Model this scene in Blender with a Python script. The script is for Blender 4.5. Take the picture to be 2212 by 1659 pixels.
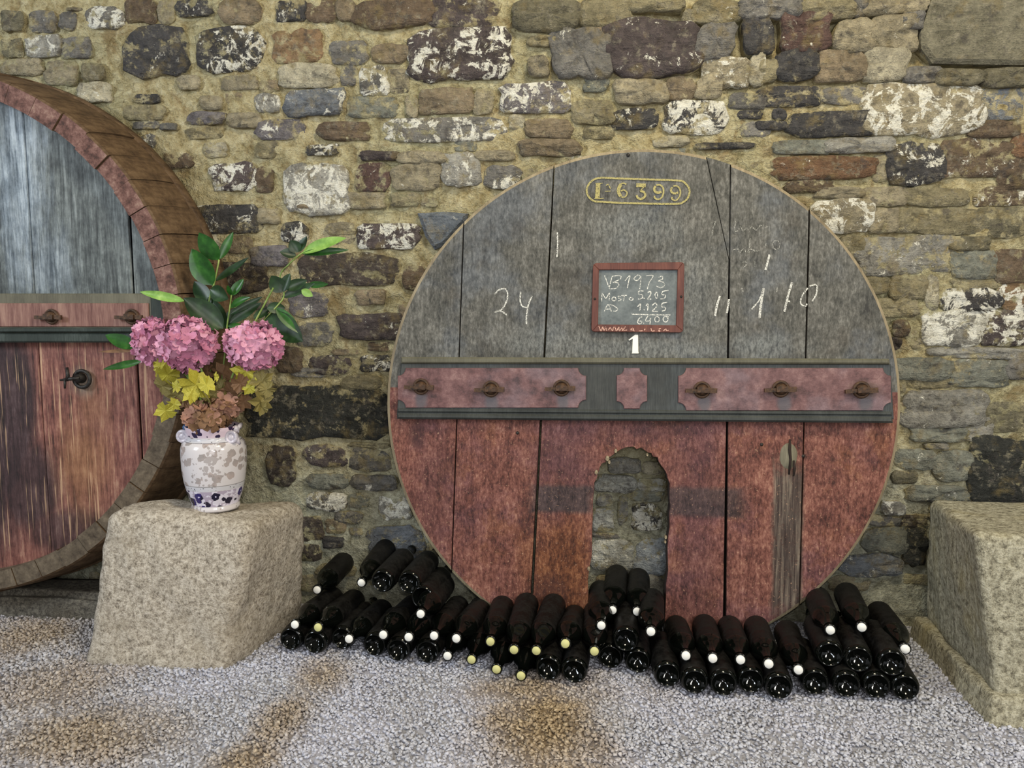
import bpy, bmesh, math, random
import numpy as np
from mathutils import Vector, Matrix, noise as mnoise
random.seed(7); rng = np.random.default_rng(7)
for o in list(bpy.data.objects): bpy.data.objects.remove(o)
sc = bpy.context.scene
COL = sc.collection

# ------------------------------------------------------------------ camera
FPX = 1671.0; YAW = math.radians(5); PITCH = math.radians(6); CAM = np.array([0.0, -2.55, 1.05])
cd = bpy.data.cameras.new('camera'); cam = bpy.data.objects.new('camera', cd); COL.objects.link(cam)
cd.sensor_fit = 'HORIZONTAL'; cd.sensor_width = 36; cd.lens = FPX / 2212 * 36; cd.clip_start = 0.02
cam.location = CAM; cam.rotation_euler = (math.pi/2 - PITCH, 0, YAW)
sc.camera = cam

# ------------------------------------------------------------------ light
sc.view_settings.view_transform = 'Standard'; sc.view_settings.look = 'None'
sc.view_settings.gamma = 1; sc.view_settings.use_curve_mapping = False
sc.view_settings.exposure = -0.1
sc.cycles.max_bounces = 4; sc.cycles.diffuse_bounces = 2; sc.cycles.glossy_bounces = 2; sc.cycles.transmission_bounces = 0; sc.cycles.transparent_max_bounces = 6
sc.cycles.use_adaptive_sampling = True; sc.cycles.adaptive_threshold = 0.03
w = bpy.data.worlds.new('cellar_ambient'); sc.world = w; w.use_nodes = True
w.node_tree.nodes['Background'].inputs[0].default_value = (1.0, 0.93, 0.80, 1)
w.node_tree.nodes['Background'].inputs[1].default_value = 0.13
def area(name, loc, target, size, power, color, spread=180):
    l = bpy.data.lights.new(name, 'AREA'); l.shape = 'RECTANGLE'; l.size, l.size_y = size
    l.energy = power; l.color = color; l.spread = math.radians(spread)
    o = bpy.data.objects.new(name, l); COL.objects.link(o); o.location = loc
    o.rotation_euler = (Vector(target) - Vector(loc)).to_track_quat('-Z', 'Y').to_euler()
    return o
area('daylight_doorway', (0.75, -5.2, 1.75), (0.2, 0, 0.7), (1.5, 2.1), 80, (0.93, 0.96, 1.0))
area('daylight_window_left', (-3.6, -3.0, 2.5), (-0.2, 0, 0.7), (0.8, 1.1), 112, (0.84, 0.92, 1.0))
area('daylight_window_right', (3.4, -3.2, 2.7), (0.6, 0, 0.9), (0.8, 1.1), 92, (1.0, 0.97, 0.90))
area('ceiling_lamp', (0.5, -1.7, 3.3), (0.4, -0.1, 1.0), (0.5, 0.5), 55, (1.0, 0.88, 0.62))
fl = bpy.data.lights.new('phone_flash', 'POINT'); fl.energy = 26.0; fl.shadow_soft_size = 0.01; fl.color = (1.0, 0.97, 0.92)
flo = bpy.data.objects.new('phone_flash', fl); COL.objects.link(flo); flo.location = (0.03, -2.52, 1.12)

# ------------------------------------------------------------------ helpers
_fw = np.array([-math.sin(YAW)*math.cos(PITCH), math.cos(YAW)*math.cos(PITCH), -math.sin(PITCH)])
_rt = np.array([math.cos(YAW), math.sin(YAW), 0.0]); _up = np.cross(_rt, _fw)
def ray(px, py): return _fw + _rt*(px-1106)/FPX - _up*(py-829.5)/FPX
def hit(px, py, n, o):
    d = ray(px, py); n = np.array(n, float); return CAM + d*(np.dot(np.array(o, float)-CAM, n)/np.dot(d, n))
def P(px, py, Y): return hit(px, py, (0, -1, 0), (0, Y, 0))          # point on an upright plane y = Y
def G(px, py, z=0.0): return hit(px, py, (0, 0, 1), (0, 0, z))       # point on the floor
def kpx(Y): return (Y - CAM[1]) / FPX * 1.0                          # metres per pixel at depth Y

def lin(c): return tuple(((v/255)/12.92 if v/255 <= 0.04045 else ((v/255+0.055)/1.055)**2.4) for v in c) + (1.0,)

def link(o, parent=None):
    COL.objects.link(o)
    if parent is not None: o.parent = parent
    return o
def tag(o, label, cat=None, group=None, kind=None):
    if label: o['label'] = label
    if cat: o['category'] = cat
    if group: o['group'] = group
    if kind: o['kind'] = kind
    return o
def empty(name, loc, rot=(0, 0, 0)):
    o = bpy.data.objects.new(name, None); COL.objects.link(o); o.location = loc; o.rotation_euler = rot
    o.empty_display_size = 0.05
    return o
def data(name, v, f, mats, smooth=False, mi=None):
    m = bpy.data.meshes.new(name); m.from_pydata([tuple(map(float, p)) for p in v], [], [tuple(int(i) for i in q) for q in f]); m.update()
    for x in (mats if isinstance(mats, (list, tuple)) else [mats]): m.materials.append(x)
    if mi is not None: m.polygons.foreach_set('material_index', mi)
    if smooth: m.polygons.foreach_set('use_smooth', [True]*len(m.polygons))
    return m
def mk(name, v, f, mats, parent=None, smooth=False, mi=None):
    return link(bpy.data.objects.new(name, data(name, v, f, mats, smooth, mi)), parent)
def merge(parts):
    V = []; F = []
    for v, f in parts:
        b = len(V); V += list(v); F += [tuple(i+b for i in q) for q in f]
    return V, F
def lathe(prof, n=24, axis='z', org=(0, 0, 0), flip=False):
    V = []; F = []
    for r, h in prof:
        for i in range(n):
            a = 2*math.pi*i/n; x, y = r*math.cos(a), r*math.sin(a)
            p = (x, y, h) if axis == 'z' else (x, h, y) if axis == 'y' else (h, x, y)
            V.append((p[0]+org[0], p[1]+org[1], p[2]+org[2]))
    for k in range(len(prof)-1):
        for i in range(n):
            j = (i+1) % n; q = (k*n+i, k*n+j, (k+1)*n+j, (k+1)*n+i); F.append(q[::-1] if flip else q)
    return V, F
def box(c, s, rot=None):
    V = [Vector((x*s[0]/2, y*s[1]/2, z*s[2]/2)) for x in (-1, 1) for y in (-1, 1) for z in (-1, 1)]
    if rot: V = [rot @ v for v in V]
    V = [tuple(v+Vector(c)) for v in V]
    return V, [(0, 1, 3, 2), (4, 6, 7, 5), (0, 4, 5, 1), (2, 3, 7, 6), (0, 2, 6, 4), (1, 5, 7, 3)]
def tube(pts, rad, n=8):
    pts = [Vector(p) for p in pts]; V = []; F = []
    rad = rad if isinstance(rad, (list, tuple)) else [rad]*len(pts)
    for k, p in enumerate(pts):
        t = (pts[min(k+1, len(pts)-1)]-pts[max(k-1, 0)]).normalized()
        a = t.orthogonal().normalized(); b = t.cross(a)
        for i in range(n):
            an = 2*math.pi*i/n; V.append(tuple(p+(a*math.cos(an)+b*math.sin(an))*rad[k]))
    for k in range(len(pts)-1):
        for i in range(n):
            j = (i+1) % n; F.append((k*n+i, k*n+j, (k+1)*n+j, (k+1)*n+i))
    F.append(tuple(range(n))[::-1]); F.append(tuple((len(pts)-1)*n+i for i in range(n)))
    return V, F
def torus(R, r, n=24, m=8, axis='y', org=(0, 0, 0)):
    return lathe([(R+r*math.cos(2*math.pi*k/m), r*math.sin(2*math.pi*k/m)) for k in range(m+1)], n, axis, org)
def smooth_path(pts, sub=5):
    if len(pts) < 3: return [tuple(p) for p in pts]
    Q = [np.array(p, float) for p in pts]; out = []
    for i in range(len(Q)-1):
        p0, p1, p2, p3 = Q[max(i-1, 0)], Q[i], Q[i+1], Q[min(i+2, len(Q)-1)]
        for k in range(sub):
            t = k/sub; out.append(tuple(0.5*((2*p1)+(p2-p0)*t+(2*p0-5*p1+4*p2-p3)*t*t+(3*p1-p0-3*p2+p3)*t**3)))
    out.append(tuple(Q[-1])); return out
def ribbon(pts, wid, y):
    """flat stroke in a local x-z plane at depth y; wid a number or one per point"""
    pts = [np.array(p, float) for p in pts]; n = len(pts)
    wd = wid if isinstance(wid, (list, tuple)) else [wid]*n
    V = []; F = []
    for k in range(n):
        t = pts[min(k+1, n-1)]-pts[max(k-1, 0)]; L = np.hypot(*t) or 1; nx, nz = -t[1]/L, t[0]/L
        h = wd[k]/2
        V += [(pts[k][0]+nx*h, y, pts[k][1]+nz*h), (pts[k][0]-nx*h, y, pts[k][1]-nz*h)]
    for k in range(n-1): F.append((2*k, 2*k+2, 2*k+3, 2*k+1))
    return V, F
def area2(o): return sum(o[i][0]*o[(i+1) % len(o)][1]-o[(i+1) % len(o)][0]*o[i][1] for i in range(len(o)))/2
def inset(o, d):
    """move every edge inwards by its own distance (counter-clockwise outline)"""
    n = len(o); R = []
    def off(i):
        p, q = np.array(o[i]), np.array(o[(i+1) % n]); e = (q-p)/np.hypot(*(q-p)); return p+np.array([-e[1], e[0]])*d[i], e
    for i in range(n):
        p, e = off(i-1); q, g = off(i); cr = e[0]*g[1]-e[1]*g[0]
        if abs(cr) < .12: R.append(tuple(((p+e*np.hypot(*(np.array(o[i])-np.array(o[i-1]))))+q)/2)); continue
        r = q-p; u = (r[0]*g[1]-r[1]*g[0])/cr; x = p+e*u; b_ = np.array(o[i]); L = np.hypot(*(x-b_)); m = 3*max(d[i-1], d[i])
        R.append(tuple(b_+(x-b_)*(m/L if L > m else 1)))
    return R
def plate(name, out, yf, yb, bev, mats, parent, depth=None, org=(0, 0), edge_min=0, edges=None):
    """slab in the x-z plane with front face at yf, bevelled front edge, back at yb"""
    if not isinstance(bev, list): bev = [bev]*len(out)
    kp = [i for i in range(len(out)) if math.hypot(out[i][0]-out[i-1][0], out[i][1]-out[i-1][1]) > 1e-4]
    out = [out[i] for i in kp]; bev = [bev[i] for i in kp]
    if area2(out) < 0: out = out[::-1]; bev = bev[::-1]; bev = bev[1:]+bev[:1]
    if callable(edges): bev = [edges(out[i], out[(i+1) % len(out)]) for i in range(len(out))]
    n = len(out); fr = inset(out, bev); dp = depth if depth is not None else max(bev)
    V = [(x-org[0], yf, z-org[1]) for x, z in fr]+[(x-org[0], yf+dp, z-org[1]) for x, z in out]+[(x-org[0], yb, z-org[1]) for x, z in out]
    F = [tuple(range(n)), tuple(range(3*n-1, 2*n-1, -1))]; mi = [0, 0]
    for i in range(n):
        j = (i+1) % n
        F.append((i, n+i, n+j, j)); F.append((n+i, 2*n+i, 2*n+j, n+j)); e_ = 2 if edge_min and bev[i] < edge_min else 1; mi += [0 if e_ == 2 else 1, e_]
    if not isinstance(mats, (list, tuple)): mats = [mats, mats]
    return mk(name, V, F, mats, parent, False, mi)
def clip(poly, a, b):
    """keep the part of a convex polygon to the left of a->b"""
    a = np.array(a); b = np.array(b); e = b-a; s = lambda p: e[0]*(p[1]-a[1])-e[1]*(p[0]-a[0]); R = []
    for i in range(len(poly)):
        p, q = np.array(poly[i]), np.array(poly[(i+1) % len(poly)]); sp, sq = s(p), s(q)
        if sp >= 0: R.append(tuple(p))
        if sp*sq < 0: R.append(tuple(p+(q-p)*sp/(sp-sq)))
    return R

# ------------------------------------------------------------------ node materials
class NT:
    def __init__(s, name):
        s.m = bpy.data.materials.new(name); s.m.use_nodes = True; s.t = s.m.node_tree; s.t.nodes.clear()
        s.out = s.n('ShaderNodeOutputMaterial'); s.b = s.n('ShaderNodeBsdfPrincipled'); s.l(s.b.outputs[0], s.out.inputs[0])
        s.tc = s.n('ShaderNodeTexCoord'); s.obj = s.tc.outputs['Object']
    def n(s, t): return s.t.nodes.new(t)
    def l(s, a, b): s.t.links.new(a, b)
    def put(s, sock, v):
        if hasattr(v, 'is_linked'): s.l(v, sock)
        else: sock.default_value = v
    def mapv(s, co, sca=(1, 1, 1), loc=(0, 0, 0)):
        m = s.n('ShaderNodeMapping'); s.l(co, m.inputs[0]); m.inputs['Scale'].default_value = sca; m.inputs['Location'].default_value = loc; return m.outputs[0]
    def noise(s, sc_, co=None, det=5, rough=.6, dist=0, sca=None, loc=(0, 0, 0)):
        m = s.n('ShaderNodeTexNoise'); co = co or s.obj
        if sca or loc != (0, 0, 0): co = s.mapv(co, sca or (1, 1, 1), loc)
        s.l(co, m.inputs['Vector']); m.inputs['Scale'].default_value = sc_; m.inputs['Detail'].default_value = det
        m.inputs['Roughness'].default_value = rough; m.inputs['Distortion'].default_value = dist; return m.outputs[0]
    def vor(s, sc_, co=None, feat='F1', out=0, rnd=1):
        m = s.n('ShaderNodeTexVoronoi'); m.feature = feat; s.l(co or s.obj, m.inputs['Vector']); m.inputs['Scale'].default_value = sc_
        m.inputs['Randomness'].default_value = rnd; return m.outputs[out]
    def ramp(s, fac, stops, interp='LINEAR'):
        m = s.n('ShaderNodeValToRGB'); s.l(fac, m.inputs[0]); e = m.color_ramp.elements; m.color_ramp.interpolation = interp
        while len(e) < len(stops): e.new(.5)
        for k, (p, c) in enumerate(stops): e[k].position = p; e[k].color = lin(c) if len(c) == 3 else c
        return m.outputs[0]
    def rng(s, v, a, b, c=0., d=1., smooth=True):
        m = s.n('ShaderNodeMapRange'); m.interpolation_type = 'SMOOTHSTEP' if smooth else 'LINEAR'
        s.put(m.inputs[0], v)
        for i, x in enumerate((a, b, c, d)): s.put(m.inputs[i+1], x)
        return m.outputs[0]
    def mth(s, op, a, b=0.0):
        m = s.n('ShaderNodeMath'); m.operation = op; s.put(m.inputs[0], a); s.put(m.inputs[1], b); return m.outputs[0]
    def mix(s, fac, a, b, mode='MIX'):
        m = s.n('ShaderNodeMix'); m.data_type = 'RGBA'; m.blend_type = mode
        s.put(m.inputs[0], fac)
        for k, v in ((6, a), (7, b)): s.put(m.inputs[k], lin(v) if isinstance(v, tuple) and len(v) == 3 else v)
        return m.outputs[2]
    def sep(s, co):
        m = s.n('ShaderNodeSeparateXYZ'); s.l(co, m.inputs[0]); return m.outputs
    def blobs(s, co, bl, wob=None, lo=.1, hi=1.3, square=False):
        """soft elliptical patches, for stains and for painted shade: list of (x, z, rx, rz, strength) on the x and z of co"""
        x, y, z = s.sep(co); tot = None
        for bx, bz, rx, rz, st in bl:
            dx = s.mth('DIVIDE', s.mth('SUBTRACT', x, bx), rx); dz = s.mth('DIVIDE', s.mth('SUBTRACT', z, bz), rz)
            d = s.mth('MAXIMUM', s.mth('ABSOLUTE', dx), s.mth('ABSOLUTE', dz)) if square else s.mth('SQRT', s.mth('ADD', s.mth('MULTIPLY', dx, dx), s.mth('MULTIPLY', dz, dz)))
            if wob is not None: d = s.mth('ADD', d, wob)
            v = s.rng(d, lo, hi, st, 0.)
            tot = v if tot is None else s.mth('MAXIMUM', tot, v)
        return tot
    def fin(s, col, rough=.8, bump=None, strength=.5, dist=.01, spec=.3):
        s.put(s.b.inputs['Base Color'], lin(col) if isinstance(col, tuple) and len(col) == 3 else col)
        s.put(s.b.inputs['Roughness'], rough); s.b.inputs['Specular IOR Level'].default_value = spec
        if bump is not None:
            b = s.n('ShaderNodeBump'); b.inputs['Strength'].default_value = strength; b.inputs['Distance'].default_value = dist
            s.l(bump, b.inputs['Height']); s.l(b.outputs[0], s.b.inputs['Normal'])
        return s.m

def mortar_color(t, co, cheap=False):
    big = t.noise(2.6, co, 4, .55); med = t.noise(26, co, 5, .74); fine = t.noise(170, co, 3, .7)
    c = t.ramp(med, [(.3, (116, 101, 66)), (.44, (160, 147, 110)), (.58, (184, 173, 137)), (.76, (204, 196, 168))])
    c = t.mix(t.rng(big, .42, .65, 0, .6), c, t.ramp(med, [(.3, (106, 106, 80)), (.7, (174, 171, 138))]))
    if cheap: return c, med, fine
    c = t.mix(t.rng(t.noise(8, co, 4, .72, .5, None, (4, 0, 8)), .53, .66, 0, .65), c, (118, 97, 64))
    x, y, z = t.sep(co)
    c = t.mix(t.rng(t.mth('ADD', z, t.mth('MULTIPLY', big, .5)), .98, .5, 0, .8), c, t.ramp(med, [(.3, (104, 106, 92)), (.65, (182, 182, 164))]))
    c = t.mix(t.rng(t.noise(60, co, 3, .7, 0, None, (1, 6, 3)), .58, .7, 0, .45), c, (92, 80, 54))
    c = t.mix(t.rng(fine, .6, .75, 0, .35), c, (95, 84, 58))
    cm = t.n('ShaderNodeVectorMath'); cm.operation = 'ADD'; wn = t.n('ShaderNodeTexNoise'); wn.inputs['Scale'].default_value = 9; wn.inputs['Detail'].default_value = 2; t.l(co, wn.inputs['Vector'])
    ws = t.n('ShaderNodeVectorMath'); ws.operation = 'SCALE'; t.l(wn.outputs['Color'], ws.inputs[0]); ws.inputs['Scale'].default_value = .07; t.l(co, cm.inputs[0]); t.l(ws.outputs[0], cm.inputs[1])
    cc = t.mapv(cm.outputs[0], (1., .2, 2.1)); e = t.vor(11, cc, 'DISTANCE_TO_EDGE')
    crack = t.mth('MULTIPLY', t.rng(e, .0, .05, 1., 0.), t.rng(big, .42, .56, .1, .8))
    c = t.mix(t.mth('MULTIPLY', crack, .4), c, (78, 66, 46))
    return c, med, fine
def mat_stone():
    t = NT('wall_stone'); oi = t.n('ShaderNodeObjectInfo'); geo = t.n('ShaderNodeNewGeometry'); co = geo.outputs['Position']
    tint = oi.outputs['Color']; lime = oi.outputs['Alpha']
    mc, med, fine = mortar_color(t, co, True)
    big = t.noise(9, co, 4, .6); m2 = t.noise(45, co, 5, .76, 0, None, (2, 8, 5))
    lay = t.noise(15, co, 4, .7, 1.0, (.45, 1, 2.6))
    v = t.mth('ADD', t.mth('MULTIPLY', big, .5), t.mth('ADD', t.mth('MULTIPLY', m2, .75), t.mth('MULTIPLY', lay, .4)))
    sh = t.rng(v, .58, 1.08, .35, 1.6, False)
    comb = t.n('ShaderNodeCombineColor'); [t.l(sh, comb.inputs[i]) for i in range(3)]
    c = t.mix(1., tint, comb.outputs[0], 'MULTIPLY')
    c = t.mix(t.rng(t.noise(17, co, 4, .6, 0, None, (3, 1, 7)), .52, .7, 0, .55), c, (134, 118, 80))
    c = t.mix(t.rng(t.noise(26, co, 3, .68, 0, None, (9, 4, 2)), .56, .68, 0, .6), c, (80, 75, 72))
    c = t.mix(t.rng(t.noise(33, co, 5, .76, .3, None, (2, 9, 6)), .53, .64, 0, .55), c, t.ramp(m2, [(.35, (104, 99, 88)), (.65, (168, 160, 138))]))
    lm = t.noise(21, co, 6, .75, .6, None, (5, 2, 1))
    thr = t.rng(lime, 0, 1, .67, .36, False)
    msk = t.rng(lm, thr, t.mth('ADD', thr, .045), 0., 1.)
    msk = t.mth('MULTIPLY', msk, t.rng(lime, 0, .06, 0, .95))
    c = t.mix(msk, c, t.ramp(m2, [(.3, (172, 166, 148)), (.5, (236, 232, 216)), (.7, (250, 248, 236))]))
    ox, oy, oz = t.sep(t.obj)                      # pointing mortar smeared over the edges of each stone
    sm = t.mth('ADD', t.mth('MULTIPLY', oy, 55.), t.mth('MULTIPLY', t.mth('SUBTRACT', t.noise(30, co, 5, .7, 0, None, (7, 7, 1)), .5), 4.2))
    c = t.mix(t.rng(sm, -.62, -.1, 0, .92), c, mc)
    h = t.mth('ADD', m2, t.mth('MULTIPLY', lay, .6))
    return t.fin(c, .88, h, 1., .022, .2)
def mat_mortar():
    t = NT('lime_mortar'); geo = t.n('ShaderNodeNewGeometry'); co = geo.outputs['Position']
    c, med, fine = mortar_color(t, co)
    h = t.mth('MULTIPLY', med, 1.3)
    return t.fin(c, .95, h, 1., .022, .1)
def wood(name, stops, grain=1.0, blobs=None, extra=None, rough=.62, bump=.35):
    t = NT(name); g = t.noise(9, None, 6, .65, .4, (6*grain, 2, .55)); fine = t.noise(60, None, 4, .65, 0, (5, 1, .35))
    big = t.noise(3.4, None, 5, .6); v = t.mth('ADD', t.mth('MULTIPLY', g, .45), t.mth('ADD', t.mth('MULTIPLY', fine, .25), t.mth('MULTIPLY', big, .4)))
    c = t.ramp(v, stops)
    if extra: c = extra(t, c, g, fine, big)
    return t.fin(c, rough, t.mth('ADD', g, t.mth('MULTIPLY', fine, .7)), bump, .004, .4)
def mat_granite(name, c0, c1, c2, stain, sc_=1.0, streak=False):
    t = NT(name); big = t.noise(5*sc_, None, 4, .6); med = t.noise(70*sc_, None, 4, .8); fine = t.noise(170*sc_, None, 3, .85)
    c = t.ramp(t.mth('ADD', t.mth('MULTIPLY', med, .7), t.mth('MULTIPLY', fine, .35)), [(.41, c0), (.51, c1), (.62, c2)])
    c = t.mix(t.rng(big, .5, .7, 0, .55), c, stain, 'MULTIPLY' if False else 'MIX')
    h = t.mth('ADD', med, t.mth('MULTIPLY', fine, .5))
    if streak: h = t.mth('ADD', h, t.mth('MULTIPLY', t.noise(20, None, 4, .6, 0, (3, 3, .35)), 2.0))
    c = t.mix(t.rng(fine, .74, .8, 0, .6), c, (225, 220, 205))
    return t.fin(c, t.rng(fine, .70, .8, .8, .25), h, .8, .008, .45)
def simple(name, col, rough=.6, metal=0, spec=.4, var=None, sc_=40, bump=0):
    t = NT(name)
    c = lin(col)
    if var:
        n = t.noise(sc_, None, 5, .65); c = t.ramp(n, [(.3, var), (.65, col)])
        t.fin(c, rough, n if bump else None, bump, .004, spec)
    else: t.fin(c, rough, None, 0, 0, spec)
    t.b.inputs['Metallic'].default_value = metal
    return t.m
M = {}
M['stone'] = mat_stone(); M['mortar'] = mat_mortar()
M['iron'] = simple('rusty_iron', (92, 66, 44), .6, .35, .5, (38, 28, 22), 70, .5)
M['dark_iron'] = simple('dark_iron', (58, 54, 50), .5, .5, .5, (26, 24, 23), 70, .5)
def chalk(name, col, thr):
    t = NT(name); t.fin(col, .95, None, 0, 0, .05)
    tr = t.n('ShaderNodeBsdfTransparent'); mx = t.n('ShaderNodeMixShader')
    t.l(t.rng(t.noise(330, None, 3, .7), thr-.08, thr+.08), mx.inputs[0]); t.l(tr.outputs[0], mx.inputs[1]); t.l(t.b.outputs[0], mx.inputs[2]); t.l(mx.outputs[0], t.out.inputs[0])
    return t.m
M['chalk'] = chalk('white_chalk', (222, 220, 210), .47)
M['chalk_faint'] = chalk('faded_chalk', (186, 184, 174), .55)
M['chalk_red'] = chalk('pinkish_chalk', (226, 180, 160), .46)
M['stencil'] = chalk('yellow_stencil_paint', (168, 158, 106), .41)
M['white_paint'] = simple('white_paint', (240, 238, 224), .7)

# ================================================================== SETTING
# ---- back wall: mortar body with every stone a part of it
HX, HZ, HR, LEAN = 0.1767, 0.7365, 0.784, math.radians(4.2)      # the big vat head (used for masks too)
X0, X1, ZT = -3.1, 2.7, 2.75
nx, nz = 560, 270
xs = np.linspace(X0, X1, nx); zs = np.linspace(-0.12, ZT, nz); V = []
for z in zs:
    for x in xs:
        n1 = mnoise.noise((x*5, z*7, 1.3)); n2 = mnoise.noise((x*17, z*21, 4.1)); n3 = mnoise.noise((x*45, z*52, 2.2))
        dry = max(0., min(1., (x-0.1)/.3))*max(0., min(1., (z-1.70)/.12))
        V.append((x, -0.002-0.009*n1-0.009*n2-0.006*n3+0.034*dry, z))
F = [(j*nx+i, j*nx+i+1, (j+1)*nx+i+1, (j+1)*nx+i) for j in range(nz-1) for i in range(nx-1)]
b = len(V)
V += [(X0, .35, -.12), (X1, .35, -.12), (X1, .35, ZT), (X0, .35, ZT)]; F.append((b, b+3, b+2, b+1))
wall = mk('wall_back', V, F, M['mortar'], None, True)
tag(wall, 'rubble stone wall with ochre lime mortar behind the vats', None, None, 'structure')

SC = dict(dk=(74, 71, 70), db=(78, 65, 55), dp=(92, 77, 74), gr=(120, 115, 105), gl=(154, 149, 133), gv=(122, 113, 114), bg=(114, 120, 126), gg=(134, 136, 116),
          tn=(164, 148, 104), tl=(188, 175, 133), ot=(150, 136, 86), ol=(122, 113, 78), br=(116, 92, 62), bt=(142, 120, 80), oc=(148, 110, 56), rb=(106, 74, 62), ob=(136, 92, 46), dg=(60, 61, 55), ln=(128, 123, 104), pw=(184, 182, 164), pb=(156, 164, 168))
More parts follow.
